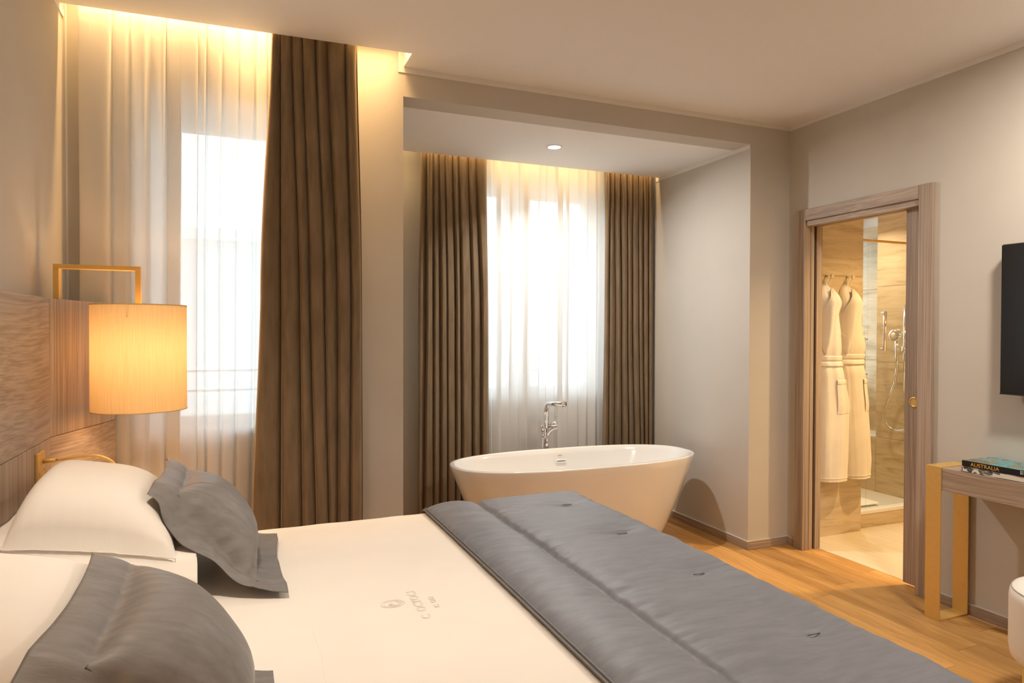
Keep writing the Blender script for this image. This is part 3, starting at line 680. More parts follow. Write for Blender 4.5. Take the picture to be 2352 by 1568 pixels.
# embroidery: ring crest and letters reading across the bed
def stitch(name, pts, r=0.0010): o = tube(name, [(x, y, top_z(x, y) + 0.0006) for x, y in pts], r, 'thread_white', sheet, 5); return o
ec = (0.408, 1.886)
for rr, k0 in ((0.034, 0), (0.026, 1)):
    stitch('embroidered_crest', [(ec[0] + rr * math.cos(t * math.pi / 12) * (1 + .05 * math.sin(5 * t)), ec[1] + rr * 0.75 * math.sin(t * math.pi / 12)) for t in range(25)])
for k in range(7):
    a = k * 0.9; stitch('embroidered_crest', [(ec[0] + 0.007 * k * math.cos(a + t * .35) * .55, ec[1] + 0.005 * k * math.sin(a + t * .35) * .7) for t in range(9)], 0.0008)
RotText = Matrix(((0, -1, 0, 0), (1, 0, 0, 0), (0, 0, 1, 0), (0, 0, 0, 1)))
def bedtext(s, size, x, y, sp_): 
    t = text('embroidered_letters', s, size, Matrix.Translation((x, y, top_z(x, y) + 0.0004)) @ RotText, 'thread_white', sheet, 0.0004, 'LEFT', sp_, True); t['kind'] = 'stuff'
bedtext('C  OCYOCI', 0.038, 0.488, 1.755, 1.05)
bedtext('IC  OILI', 0.022, 0.528, 1.815, 1.1)

# ---- grey quilted bed runner
TUFTS = [(1.347, 0.81 + 0.455 * k) for k in range(0, 5)]
def runner_fn(u, v):
    a = 0.752 + u * (1.50 + 0.40 - 0.752); b = (BY0_ - 0.02 - 0.30) + v * (BY1_ + 0.012 - BY0_ + 0.02 + 0.60)
    x, dx = fold(a, -5, 1.500, 0.05); y, dy = fold(b, BY0_ - 0.02, BY1_ + 0.012, 0.055)
    h = 0.0
    h += 0.020 * (1 - math.exp(-max(0, a - 0.752) / 0.022))            # rounded front edge
    h -= 0.013 * math.exp(-((a - 0.986) / 0.012) ** 2) + 0.008 * math.exp(-((a - 0.986) / 0.045) ** 2)  # stitched channel
    h += 0.006 * math.exp(-((a - 0.87) / 0.07) ** 2)
    e1 = math.exp(-((a - 0.765) / 0.05) ** 2) + 0.8 * math.exp(-((a - 1.02) / 0.045) ** 2) * (a > 0.986) + 0.4 * math.exp(-((a - 0.96) / 0.03) ** 2)
    h += 0.0075 * e1 * noise.noise(Vector((a * 7 - b * 4.0, b * 34, 2.2)))
    h += 0.0034 * noise.noise(Vector((a * 4.5, b * 20, 7.7))) + 0.0045 * noise.noise(Vector((a * 2.5, b * 5, 1.7)))
    for tx, ty in TUFTS:
        ddx, ddy = a - tx, b - ty
        h -= 0.019 * math.exp(-((ddx / 0.10) ** 2 + (ddy / 0.060) ** 2))
        h -= 0.010 * math.exp(-((ddx / 0.026) ** 2 + (ddy / 0.010) ** 2))
        h += 0.004 * math.exp(-(((ddx + .0) / 0.20) ** 2 + ((ddy - 0.016) / 0.014) ** 2))
    flat = 1.0 if min(dx, dy) > -0.03 else 0.3
    d = min(dx, dy)
    return (x + (0.006 * noise.noise(Vector((b * 6, d * 5, 3))) if dx < -.05 else 0), y + (0.006 * noise.noise(Vector((a * 7, d * 5, 8))) if dy < -.05 else 0),
            BZ + 0.011 + d + h * flat + 0.006 * math.sin(math.pi * min(1, max(0, (b - BY0_) / (BY1_ - BY0_)))))
runner = empty('bed_runner', (1.1, 1.85, BZ)); tag(runner, 'blue-grey quilted satin bed runner tufted across the foot of the bed', 'bed runner')
grid('quilt_top', runner_fn, 170, 330, 'grey_satin', runner)
def under_fn(u, v):
    b = (BY0_ - 0.015 - 0.28) + v * (BY1_ + 0.008 - BY0_ + 0.015 + 0.56); y, dy = fold(b, BY0_ - 0.015, BY1_ + 0.008, 0.05)
    ang = u * math.pi * 1.5
    if u < 0.5: x, dz = 0.757 - 0.018 * math.sin(u * 2 * math.pi) * 0.9 , 0.006 * math.cos(u * 2 * math.pi)
    else: x, dz = 0.757 + (u - 0.5) * 0.5, -0.006
    wv = 0.0012 * noise.noise(Vector((b * 20, u * 3, 1.2)))
    return (x + wv, y, BZ + 0.009 + dz + dy + wv + 0.006 * math.sin(math.pi * min(1, max(0, (b - BY0_) / (BY1_ - BY0_)))))
grid('quilt_backing', under_fn, 20, 200, 'grey_hem', runner)
for sx, sz in ((0.7515, 0.0165), (0.744, 0.0115)):
    tube('piping', [(sx, 0.86 + k * (2.815 - 0.86) / 60, BZ + sz + 0.006 * math.sin(math.pi * min(1, max(0, (0.86 + k * 1.955 / 60 - BY0_) / (BY1_ - BY0_)))) + 0.001 * noise.noise(Vector((k * .7, 1, sx)))) for k in range(61)], 0.0024, 'grey_satin', runner, 8)
for tx, ty in TUFTS[1:]:
    tube('tuft_stitch', [(tx - 0.022, ty - 0.002, BZ + 0.0195), (tx + 0.022, ty + 0.002, BZ + 0.0165)], 0.0012, 'grey_hem', runner, 6)

# ---- pillows
def pillow(name, place, a, b, T, fl, mat, label, cat, seed, under=0.5, n=56, wr=0.004, grp=None, pinch=0.05, stitchmat=None, prop=False, endsag=0.0):
    """place(x along a, y along b, height) -> world.  stuffed half sizes a,b; flange fl; loft T above, T*under below"""
    root = empty(name, place(0, 0, 0)); tag(root, label, cat, grp)
    A, B = a + fl, b + fl
    def prof(s, t):
        ps = max(0.0, 1 - abs(s) ** (2.4 if s > 0 or not prop else 6.0)); pt = max(0.0, 1 - abs(t) ** (3.2 if prop else 2.3))
        return (ps ** 0.56) * (pt ** (0.5 if prop else 0.6))
    def pt(u, v, side):
        x = (2 * u - 1) * A; y = (2 * v - 1) * B
        s, t = x / a, y / b
        th = prof(s, t) if abs(s) < 1 and abs(t) < 1 else 0.0
        k = 1 - pinch * (1 - min(1, t * t)) * min(1, abs(s)) ** 3; k2 = 1 - pinch * (1 - min(1, s * s)) * min(1, abs(t)) ** 3
        X, Y = x * k, y * k2
        w_ = noise.noise(Vector((x * 5 + seed, y * 5, seed))) * wr
        edge = max(0, 1 - abs(1 - max(abs(s), abs(t))) / 0.28)
        puck = noise.noise(Vector(((y if abs(s) > abs(t) else x) * 42 + seed, (x if abs(s) > abs(t) else y) * 7, seed + 3))) * wr * 1.3 * edge * (1 if th > 0 else 0.7)
        z = (T * th if side > 0 else -T * under * th) + (w_ + puck) * (1 if side > 0 else 0.3) + (0.0016 if side > 0 else -0.0016)
        if th == 0.0: z += noise.noise(Vector((x * 9 + seed, y * 9, seed + 8))) * wr * 2.0 * min(1, (max(abs(x) - a, abs(y) - b)) / max(fl, .001)) if fl else 0
        if prop and abs(t) > 1: z -= 0.75 * (abs(y) - b) * (0.75 + 0.25 * math.sin(x * 16 + seed)) + 0.01
        if endsag and abs(s) > 1: z -= endsag * max(0, min(1, (y / b + 0.9) / 1.2)) * (abs(x) - a) * (1.0 + 0.5 * math.sin(y * 22 + seed))
        return place(X, Y, z)
    vs_, fs = [], []; W = n + 1; off = root.location
    for side in (1, -1):
        for j in range(W):
            for i in range(W):
                vs_.append(Vector(pt(i / n, j / n, side)) - off)
    for j in range(n):
        for i in range(n):
            q = j * W + i; fs.append((q, q + 1, q + W + 1, q + W)); q += W * W; fs.append((q, q + W, q + W + 1, q + 1))
    ring = [i for i in range(W)] + [j * W + n for j in range(1, W)] + [n * W + i for i in range(n - 1, -1, -1)] + [j * W for j in range(n - 1, 0, -1)]
    for k in range(len(ring)):
        p, q = ring[k], ring[(k + 1) % len(ring)]; fs.append((p, p + W * W, q + W * W, q))
    mk('cover', vs_, fs, mat, root, True)
    if fl:
        pts = []; m_ = 26
        for (x0, y0, x1, y1) in ((-a, -b, a, -b), (a, -b, a, b), (a, b, -a, b), (-a, b, -a, -b)):
            for k in range(m_):
                f = k / m_; pts.append(pt(((x0 + (x1 - x0) * f) / A + 1) / 2, ((y0 + (y1 - y0) * f) / B + 1) / 2, 1))
        pts.append(pts[0])
        tube('seam', pts, 0.0016, stitchmat or mat, root, 6, 0, False)
    return root
def flat_place(cx, cy, cz, rot=0.0, tiltx=0.0, tilty=0.0, droop=0.0, bend=None):
    c, s = math.cos(rot), math.sin(rot)
    def f(x, y, z):   # x -> world x-ish (short side), y -> world y-ish
        Z = cz + z + tiltx * x + tilty * y
        if droop: Z -= droop * max(0, abs(y) - 0.33) ** 2 * 14
        return Vector((max(HBX + 0.003, cx + x * c - y * s), cy + x * s + y * c, Z))
    return f
WP = 'white sleeping pillows'
pillow('pillow', flat_place(-0.36, 2.425, 0.690, 0.02, -0.05), 0.205, 0.35, 0.058, 0.035, 'sheet_white', 'lower white pillow of the far stack', 'pillow', 3.0, 0.9, grp=WP)
pillow('pillow', flat_place(-0.380, 2.415, 0.800, 0.05, -0.20, 0.0, 0.0), 0.200, 0.335, 0.165, 0.056, 'sheet_white', 'plump white pillow on top of the far stack below the drum lamp', 'pillow', 5.0, 0.15, grp=WP, wr=0.003, prop=True)
pillow('pillow', flat_place(-0.36, 1.395, 0.690, 0.0, -0.05), 0.205, 0.34, 0.058, 0.035, 'sheet_white', 'lower white pillow of the near stack', 'pillow', 8.0, 0.9, grp=WP)
pillow('pillow', flat_place(-0.375, 1.400, 0.800, -0.02, -0.20, 0.0, 0.0), 0.200, 0.325, 0.165, 0.060, 'sheet_white', 'plump white pillow on top of the near stack', 'pillow', 9.0, 0.15, grp=WP, wr=0.003, prop=True)
def lean_place(curve, ycb, yct, hb, ht):
    P = catmull([(x, 0, z) for x, z in curve], 10); L = [0.0]
    for i in range(1, len(P)): L.append(L[-1] + (P[i] - P[i - 1]).length)
    tot = L[-1]
    def f(x, y, z, half=[None]):
        # x: along the bed width, y: up the slope (-B..B)
        s = (y + f.B) / (2 * f.B) * tot; s = max(0, min(tot, s)); i = 1
        while i < len(L) - 1 and L[i] < s: i += 1
        t = (s - L[i - 1]) / max(1e-9, L[i] - L[i - 1]); p = P[i - 1].lerp(P[i], t)
        d = (P[min(i + 1, len(P) - 1)] - P[max(i - 2, 0)]).normalized(); nrm = Vector((-d.z, 0, d.x))
        if nrm.x < 0: nrm = -nrm
        if nrm.z < 0 and abs(nrm.z) > abs(nrm.x): nrm = -nrm
        w_ = s / tot
        return Vector((p.x, ycb + (yct - ycb) * w_ + x * (hb + (ht - hb) * w_), p.z)) + nrm * z
    return f
GC = 'grey satin cushions'
lp = lean_place([(0.135, 0.640), (0.075, 0.644), (0.01, 0.675), (-0.075, 0.765), (-0.135, 0.86), (-0.180, 0.918), (-0.235, 0.948)], 2.345, 2.475, 1.0, 0.86); lp.B = 0.233
pillow('cushion', lp, 0.232, 0.158, 0.115, 0.075, 'cushion_satin', 'grey satin flanged cushion leaning on the far white pillows', 'cushion', 12.0, 0.06, n=72, wr=0.006, grp=GC, pinch=0.05, stitchmat='grey_hem', endsag=0.55)
lp2 = lean_place([(0.072, 0.640), (0.012, 0.645), (-0.045, 0.69), (-0.105, 0.775), (-0.16, 0.865), (-0.205, 0.925), (-0.272, 0.955)], 1.282, 1.335, 1.0, 0.96); lp2.B = 0.233
pillow('cushion', lp2, 0.232, 0.158, 0.125, 0.075, 'cushion_satin', 'grey satin flanged cushion in the near corner of the bed', 'cushion', 17.0, 0.06, n=72, wr=0.006, grp=GC, pinch=0.05, stitchmat='grey_hem', endsag=0.55)

# ================================================================== BATHTUB
TC = (2.072, 3.905); TL_, TW_ = 0.862, 0.360
def sup(a, n_=2.55):
    c, s = math.cos(a), math.sin(a)
    return (abs(c) ** (2 / n_)) * (1 if c >= 0 else -1), (abs(s) ** (2 / n_)) * (1 if s >= 0 else -1)
tub = empty('bathtub', (TC[0], TC[1], 0)); tag(tub, 'freestanding oval white bathtub in the window alcove', 'bathtub')
def ring_surface(name, rows, mat, parent, cap=False, seg=96):
    vs_, fs = [], []
    for (lx, ly, z) in rows:
        for k in range(seg):
            cx_, cy_ = sup(2 * math.pi * k / seg); vs_.append((lx * cx_, ly * cy_, z))
    for i in range(len(rows) - 1):
        for k in range(seg):
            k2 = (k + 1) % seg; fs.append((i * seg + k, i * seg + k2, (i + 1) * seg + k2, (i + 1) * seg + k))
    if cap: fs.append(tuple((len(rows) - 1) * seg + k for k in range(seg)))
    return mk(name, vs_, fs, mat, parent, True)
outer = []
for k in range(15):
    t = k / 14; f = t ** 0.85
    outer.append((0.600 + (TL_ - 0.600) * f, 0.225 + (TW_ - 0.225) * f, 0.005 + 0.563 * t))
outer += [(TL_ - 0.001, TW_ - 0.001, 0.576), (TL_ - 0.006, TW_ - 0.006, 0.580), (TL_ - 0.020, TW_ - 0.020, 0.580), (TL_ - 0.025, TW_ - 0.025, 0.576)]
inner = []
for k in range(14):
    t = k / 13; f = (1 - t) ** 0.6
    inner.append((0.50 + (TL_ - 0.027 - 0.50) * f, 0.15 + (TW_ - 0.027 - 0.15) * f, 0.574 - 0.414 * t))
inner += [(0.47, 0.12, 0.152), (0.2, 0.05, 0.148)]
ring_surface('shell', outer + inner, 'tub_white', tub, True)
dx, dy = 2.101 - TC[0], 4.222 - TC[1]
ov = box('overflow_plate', (2.060, 4.2045, 0.482), (2.142, 4.2125, 0.510), 'plate_metal', tub, 0.002, 1); ov.rotation_euler = (0.30, 0, 0)
sl = box('overflow_slot', (2.069, 4.2025, 0.494), (2.133, 4.2045, 0.498), 'black_matt', tub); sl.rotation_euler = (0.30, 0, 0)
mm = box('maker_mark', (2.085, 4.2215, 0.531), (2.117, 4.2235, 0.535), 'thread_dark', tub); mm.rotation_euler = (0.30, 0, 0)
lathe('drain', [(0.0001, 0.1525), (0.03, 0.1525), (0.032, 0.150)], 'chrome', tub, 32, (2.07, 3.905, 0))
# ---- floor standing tub mixer
fx, fy = 2.045, 4.33
fau = empty('bath_faucet', (fx, fy, 0)); tag(fau, 'chrome floor-standing bath mixer behind the bathtub', 'faucet')
lathe('floor_flange', [(0.05, 0), (0.05, 0.008), (0.03, 0.014)], 'chrome', fau, 32, (fx, fy, 0))
tube('column', [(fx, fy, 0.01), (fx, fy, 0.60), (fx, fy, 0.66)], 0.0185, 'chrome', fau, 24)
tube('riser', [(fx, fy, 0.655), (fx, fy, 0.855), (fx + 0.004, fy - 0.002, 0.878), (fx + 0.022, fy - 0.010, 0.892)], 0.0165, 'chrome', fau, 24)
sp0, sp1 = Vector((fx + 0.006, fy - 0.004, 0.888)), Vector((fx + 0.105, fy - 0.105, 0.893))
tube('spout', [sp0, sp1], 0.0165, 'chrome', fau, 24)
tube('spout_nozzle', [sp1 + Vector((-0.012, 0.012, -0.010)), sp1 + Vector((-0.012, 0.012, -0.030))], 0.012, 'chrome', fau, 20)
tube('mixer_arm', [(fx + 0.004, fy - 0.004, 0.660), (fx + 0.018, fy - 0.018, 0.690), (fx + 0.04, fy - 0.035, 0.712), (fx + 0.066, fy - 0.05, 0.724)], 0.012, 'chrome', fau, 18, 4)
tube('mixer_body', [(fx + 0.012, fy - 0.01, 0.728), (fx + 0.036, fy - 0.030, 0.740), (fx + 0.066, fy - 0.050, 0.752)], [0.012, 0.016, 0.019], 'chrome', fau, 24)
tube('lever', [(fx + 0.060, fy - 0.046, 0.757), (fx + 0.056, fy - 0.046, 0.802)], [0.0035, 0.0045], 'chrome', fau, 10)
tube('holder_arm', [(fx, fy, 0.712), (fx - 0.038, fy - 0.02, 0.712)], 0.013, 'chrome', fau, 16)
tube('holder', [(fx - 0.040, fy - 0.022, 0.695), (fx - 0.040, fy - 0.022, 0.738)], 0.0105, 'chrome', fau, 16)
tube('diverter', [(fx - 0.020, fy - 0.030, 0.722), (fx - 0.018, fy - 0.030, 0.742)], 0.006, 'chrome', fau, 12)
tube('hand_shower', [(fx - 0.024, fy - 0.034, 0.60), (fx - 0.024, fy - 0.034, 0.83)], 0.0045, 'chrome', fau, 12)
tube('hose_nut', [(fx - 0.036, fy - 0.022, 0.655), (fx - 0.036, fy - 0.022, 0.695)], 0.0085, 'chrome', fau, 14)
tube('hose', [(fx - 0.036, fy - 0.022, 0.655), (fx - 0.040, fy - 0.022, 0.60), (fx - 0.052, fy - 0.02, 0.52), (fx - 0.055, fy - 0.02, 0.38), (fx - 0.035, fy - 0.02, 0.25), (fx - 0.006, fy - 0.012, 0.30)], 0.005, 'chrome', fau, 10, 6)

# ================================================================== CONSOLE DESK, BOOKS, TV, STOOL
DKF, DKB, DKY, DKZ = 3.150, 3.360, 2.274, 0.751
dk = empty('console_desk', (3.26, 1.6, 0)); tag(dk, 'wall-side taupe wood console desk on flat gold hoop legs', 'desk')
DW = 0.076; pt_ = 0.006
def hoop(y0, y1):
    box('hoop_upright', (DKF, y0, 0), (DKF + pt_, y1, DKZ), 'gold', dk, 0.0006, 1)
    box('hoop_upright', (DKB - pt_, y0, 0), (DKB, y1, DKZ), 'gold', dk, 0.0006, 1)
    box('hoop_foot', (DKF + pt_, y0, 0), (DKB - pt_, y1, pt_), 'gold', dk, 0.0006, 1)
    box('hoop_top', (DKF + pt_, y0, DKZ - pt_), (DKB - pt_, y1, DKZ), 'gold', dk, 0.0006, 1)
hoop(DKY - DW, DKY); hoop(0.55, 0.55 + DW)
box('desktop', (DKF + 0.004, 0.55 + DW + 0.0005, 0.640), (DKB, DKY - DW - 0.0005, DKZ - 0.003), 'taupe_h', dk, 0.001, 1)
def prism(name, poly, z0, z1, mat, parent, off=(0, 0, 0)):
    n_ = len(poly); vs_ = [Vector((p[0], p[1], z0)) - Vector(off) for p in poly] + [Vector((p[0], p[1], z1)) - Vector(off) for p in poly]
    return mk(name, vs_, [tuple(range(n_ - 1, -1, -1)), tuple(range(n_, 2 * n_))] + [(i, (i + 1) % n_, n_ + (i + 1) % n_, n_ + i) for i in range(n_)], mat, parent)
def book_cover_mat(name, stops, scale, dist):
    m, nt, b = nodes_of(name)
    n = N(nt, 'ShaderNodeTexNoise'); n.inputs['Scale'].default_value = 1; n.inputs['Detail'].default_value = 2; n.inputs['Distortion'].default_value = dist
    nt.links.new(coords(nt, scale, (0, 0, 0.7)), n.inputs['Vector'])
    r = ramp(nt, n.outputs[0], stops); nt.links.new(r, b.inputs['Base Color']); b.inputs['Roughness'].default_value = 0.25; MATS[name] = m
book_cover_mat('cover_photo', [(0.28, (0.02, 0.05, 0.10)), (0.38, (0.20, 0.16, 0.16)), (0.46, (0.10, 0.33, 0.36)), (0.54, (0.06, 0.30, 0.32)), (0.60, (0.12, 0.07, 0.04)), (0.68, (0.36, 0.26, 0.05)), (0.8, (0.22, 0.16, 0.05))], (9, 14, 1), 0.8)
plain('spine_black', (0.010, 0.011, 0.016), 0.3); plain('gold_ink', (0.75, 0.42, 0.06), 0.45); plain('paper', (0.75, 0.71, 0.63), 0.8); plain('white_ink', (0.8, 0.8, 0.78), 0.5)
book_cover_mat('cover_grey', [(0.38, (0.05, 0.05, 0.055)), (0.5, (0.16, 0.16, 0.16)), (0.6, (0.55, 0.52, 0.47)), (0.75, (0.62, 0.59, 0.53))], (30, 22, 60), 0.3)
def book(cx, cy, z0, L, Wd, th, ang, mc, ms, label):
    """spine faces -x; length along y"""
    e = empty('book', (cx, cy, z0)); tag(e, label, 'book', 'books on the console desk'); e.rotation_euler = (0, 0, ang)
    def b_(nm, lo, hi, mat, bev=0.0008):
        c = [(lo[i] + hi[i]) / 2 for i in range(3)]
        o = link(nm, box_mesh(nm, [lo[i] - c[i] for i in range(3)], [hi[i] - c[i] for i in range(3)], bev, 1), mat, e); o.location = c; return o
    t = 0.0022
    b_('cover', (-Wd / 2 + t, -L / 2, th - t), (Wd / 2, L / 2, th), mc); b_('cover', (-Wd / 2 + t, -L / 2, 0), (Wd / 2, L / 2, t), ms)
    b_('spine', (-Wd / 2, -L / 2, 0), (-Wd / 2 + t, L / 2, th), ms)
    b_('pages', (-Wd / 2 + t, -L / 2 + 0.004, t), (Wd / 2 - 0.004, L / 2 - 0.004, th - t), 'paper', 0)
    return e
RS = Matrix(((0, 0, -1, 0), (-1, 0, 0, 0), (0, 1, 0, 0), (0, 0, 0, 1)))     # text x -> -y, text y -> z, faces -x
def spine_text(e, s, size, lx, ly, lz, mat, sp_=1.0, rot=0.0, ex=0.0003):
    cu = bpy.data.curves.new('title', 'FONT'); cu.body = s; cu.size = size; cu.extrude = ex; cu.space_character = sp_
    o = bpy.data.objects.new('title', cu); col.objects.link(o); cu.materials.append(MATS[mat]); o = text_mesh(o, 'title', mat); o.parent = e
    o.matrix_local = Matrix.Translation((lx, ly, lz)) @ RS @ Matrix.Rotation(rot, 4, 'Z'); return o
bk1 = book(3.262, 1.955, DKZ - 0.0025, 0.300, 0.205, 0.0265, math.radians(1.5), 'cover_grey', 'cover_grey', 'black and white photo book lying under the other book')
def spot(e, poly, lx, mat='paper'):
    n_ = len(poly); vs_ = [(lx, p[0], p[1]) for p in poly] + [(lx + 0.001, p[0], p[1]) for p in poly]
    mk('spine_print', vs_, [tuple(range(n_)), tuple(range(2 * n_ - 1, n_ - 1, -1))] + [(i, (i + 1) % n_, n_ + (i + 1) % n_, n_ + i) for i in range(n_)], mat, e)
for poly in ([(0.145, 0.004), (0.145, 0.022), (0.136, 0.014), (0.128, 0.018), (0.122, 0.006), (0.115, 0.004)], [(0.105, 0.004), (0.098, 0.016), (0.088, 0.022), (0.075, 0.018), (0.068, 0.008), (0.066, 0.003), (0.078, 0.003), (0.085, 0.009), (0.093, 0.008), (0.098, 0.003)],
             [(0.012, 0.003), (0.012, 0.019), (-0.02, 0.015), (-0.02, 0.024), (-0.149, 0.024), (-0.149, 0.003)]): spot(bk1, poly, -0.1031)
bk2 = book(3.262, 1.958, DKZ + 0.0245, 0.292, 0.205, 0.0275, 0.0, 'cover_photo', 'spine_black', 'landscape photo book with a black spine titled AUSTRALIA, topmost on the desk')
spine_text(bk2, 'AUSTRALIA', 0.0245, -0.1027, 0.106, 0.0052, 'gold_ink', 1.02)
spine_text(bk2, 'RM', 0.010, -0.1027, -0.108, 0.0175, 'white_ink', 0.95); spine_text(bk2, 'RM', 0.010, -0.1027, -0.108, 0.009, 'white_ink', 0.95)
# television
tv = empty('television', (3.33, 1.45, 1.46)); tag(tv, 'black flat television on the right wall', 'television')
box('screen', (3.300, 0.80, 1.1225), (3.303, 2.024, 1.81), 'black_gloss', tv, 0.001, 1); box('back_shell', (3.303, 0.80, 1.1155), (3.34, 2.024, 1.8135), 'black_matt', tv, 0.003, 1)
box('wall_mount', (3.34, 1.25, 1.3), (3.375, 1.6, 1.6), 'black_matt', tv); box('bezel', (3.298, 0.80, 1.1155), (3.303, 2.024, 1.1222), 'black_matt', tv)
# stool
SC = (2.845, 1.455); SR = 0.213
sto = empty('stool', (SC[0], SC[1], 0)); tag(sto, 'round cream leather pouf stool on a gold base', 'stool')
lathe('seat', [(0.0001, 0.462), (SR * 0.5, 0.461), (SR - 0.045, 0.456), (SR - 0.016, 0.447), (SR - 0.004, 0.430), (SR, 0.405), (SR, 0.22), (SR - 0.006, 0.185), (SR - 0.03, 0.158), (SR - 0.06, 0.150), (0.0001, 0.150)], 'leather', sto, 96, (SC[0], SC[1], 0))
tube('seam', [(SC[0] + (SR - 0.0085) * math.cos(k * math.pi / 48), SC[1] + (SR - 0.0085) * math.sin(k * math.pi / 48), 0.4395) for k in range(97)], 0.0016, 'thread_dark', sto, 6, 0, False)
lathe('base', [(SR - 0.045, 0.0), (SR - 0.045, 0.150)], 'gold', sto, 72, (SC[0], SC[1], 0))

# ================================================================== BATHROOM OBJECTS
def hook(x, z, label):
    e = empty('robe_hook', (x, RW, z)); tag(e, label, 'hook', 'chrome robe hooks')
    tube('stem', [(x, RW, z), (x, RW - 0.055, z)], 0.006, 'chrome', e); tube('knob', [(x, RW - 0.052, z), (x, RW - 0.060, z)], 0.0125, 'chrome', e, 20)
hook(3.722, 1.787, 'chrome wall hook holding the robe nearer the door'); hook(3.915, 1.787, 'chrome wall hook holding the robe nearer the shower')
def robe(rows, seed, label, lapel, pocket, belt_z, txt):
    """rows: (z, x0, x1) silhouettes against the wall, top to bottom"""
    e = empty('bathrobe', ((rows[-1][1] + rows[-1][2]) / 2, RW - 0.06, rows[-1][0])); tag(e, label, 'bathrobe', 'white bathrobes on hooks')
    zs = [r[0] for r in rows]
    def sil(z):
        for i in range(len(rows) - 1):
            if rows[i][0] >= z >= rows[i + 1][0]:
                t = (rows[i][0] - z) / (rows[i][0] - rows[i + 1][0]); t = t * t * (3 - 2 * t) * .6 + t * .4
                return rows[i][1] + (rows[i + 1][1] - rows[i][1]) * t, rows[i][2] + (rows[i + 1][2] - rows[i][2]) * t
        return rows[-1][1:]
    def dep(z):
        return 0.03 + 0.065 * ss(1.73, 1.60, z) - 0.02 * math.exp(-((z - belt_z) / 0.06) ** 2) + 0.015 * ss(1.1, 0.5, z)
    def front(u, z):
        x0, x1 = sil(z); c = (x0 + x1) / 2; hw = (x1 - x0) / 2; a = (u - 0.5) * math.pi
        y = RW - 0.004 - dep(z) * abs(math.cos(a)) ** 0.7
        y += 0.010 * noise.noise(Vector((u * 7 + seed, z * 1.2, seed))) * math.cos(a) + 0.004 * noise.noise(Vector((u * 19, z * 3, seed + 4)))
        return Vector((c + hw * math.sin(a), min(RW - 0.003, y), z))
    z0, z1 = zs[0], zs[-1]
    body = grid('robe_body', lambda u, v: front(u, z0 + (z1 - z0) * v), 36, 90, 'robe_white', e)
    def band(name, u0, u1, za, zb, off, nu=14, nv=6, thick=True):
        def fn(u, v):
            uu = u0 + (u1 - u0) * u; z = za + (zb - za) * v; p = front(uu, z)
            d = off * (0.35 + 0.65 * (min(1, 6 * v, 6 * (1 - v)) if thick else 1)); return (p.x + (d * .5 * (1 if uu > .9 else -1 if uu < .1 else 0)), p.y - d, p.z)
        return grid(name, fn, nu, nv, 'robe_white', e)
    band('belt', 0.0, 1.0, belt_z + 0.032, belt_z - 0.004, 0.012, 24, 8); band('belt', 0.0, 1.0, belt_z - 0.006, belt_z - 0.042, 0.013, 24, 8)
    pu0, pu1, pz0, pz1 = pocket
    band('pocket', pu0, pu1, pz0, pz1, 0.007, 12, 12); band('pocket_hem', pu0, pu1, pz0 + .001, pz0 - 0.035, 0.010, 12, 6)
    # shawl collar: strip from the neck along the opening, wide at the chest
    def lap(u, v):
        z = lapel[0] + (lapel[1] - lapel[0]) * v
        uc = lapel[2] + (lapel[3] - lapel[2]) * v; wd = lapel[4] * math.sin(math.pi * (0.12 + 0.86 * v)) ** 0.8
        uu = min(0.99, max(0.01, uc - wd * (1 - u))); p = front(uu, z)
        d = 0.008 + 0.026 * math.sin(math.pi * min(1, 0.15 + 0.85 * u)) ** 0.5
        return (p.x, p.y - d, p.z)
    grid('collar', lap, 14, 40, 'robe_white', e)
    tube('collar_piping', [Vector(lap(1.0, k / 40)) + Vector((0, -0.003, 0)) for k in range(41)], 0.006, 'robe_white', e, 8)
    hem = [Vector(front(k / 30, z1 + 0.022)) + Vector((0, -0.0015, 0)) for k in range(31)]; tube('hem', hem, 0.0025, 'robe_white', e, 6)
    nx = (rows[0][1] + rows[0][2]) / 2
    tube('loop', [(nx - 0.008, RW - 0.03, z0 - 0.01), (nx + 0.008, RW - 0.042, 1.786), (nx + 0.024, RW - 0.045, 1.776), (nx + 0.018, RW - 0.03, z0 - 0.012)], 0.003, 'robe_white', e, 8, 6)
    p = front(txt[0], txt[1])
    text('embroidery', 'STAR', 0.022, Matrix.Translation((p.x, p.y - 0.006, p.z)) @ Matrix.Rotation(math.radians(90), 4, 'X') @ Matrix.Rotation(txt[2], 4, 'Z'), 'thread_robe', e, 0.0006)
    return e
robe([(1.735, 3.690, 3.706), (1.70, 3.662, 3.742), (1.65, 3.640, 3.806), (1.60, 3.638, 3.812), (1.526, 3.640, 3.780), (1.383, 3.642, 3.806), (1.215, 3.638, 3.822), (1.06, 3.636, 3.850), (0.91, 3.634, 3.886), (0.65, 3.630, 3.880), (0.398, 3.630, 3.864)], 2.0,
     'white terry bathrobe hanging nearer the bathroom door', (1.70, 1.26, 0.62, 0.16, 0.42), (0.42, 0.90, 1.085, 0.855), 1.215, (0.62, 1.385, -0.25))
robe([(1.738, 3.884, 3.898), (1.70, 3.850, 3.930), (1.65, 3.836, 3.985), (1.60, 3.832, 4.004), (1.47, 3.830, 3.992), (1.294, 3.832, 4.046), (1.20, 3.836, 4.032), (1.06, 3.848, 4.046), (0.90, 3.858, 4.068), (0.64, 3.866, 4.086), (0.52, 3.868, 4.096), (0.400, 3.872, 4.086)], 6.0,
     'white terry bathrobe hanging nearer the shower glass', (1.70, 1.26, 0.66, 0.16, 0.46), (0.56, 0.97, 1.085, 0.865), 1.225, (0.66, 1.395, -0.1))
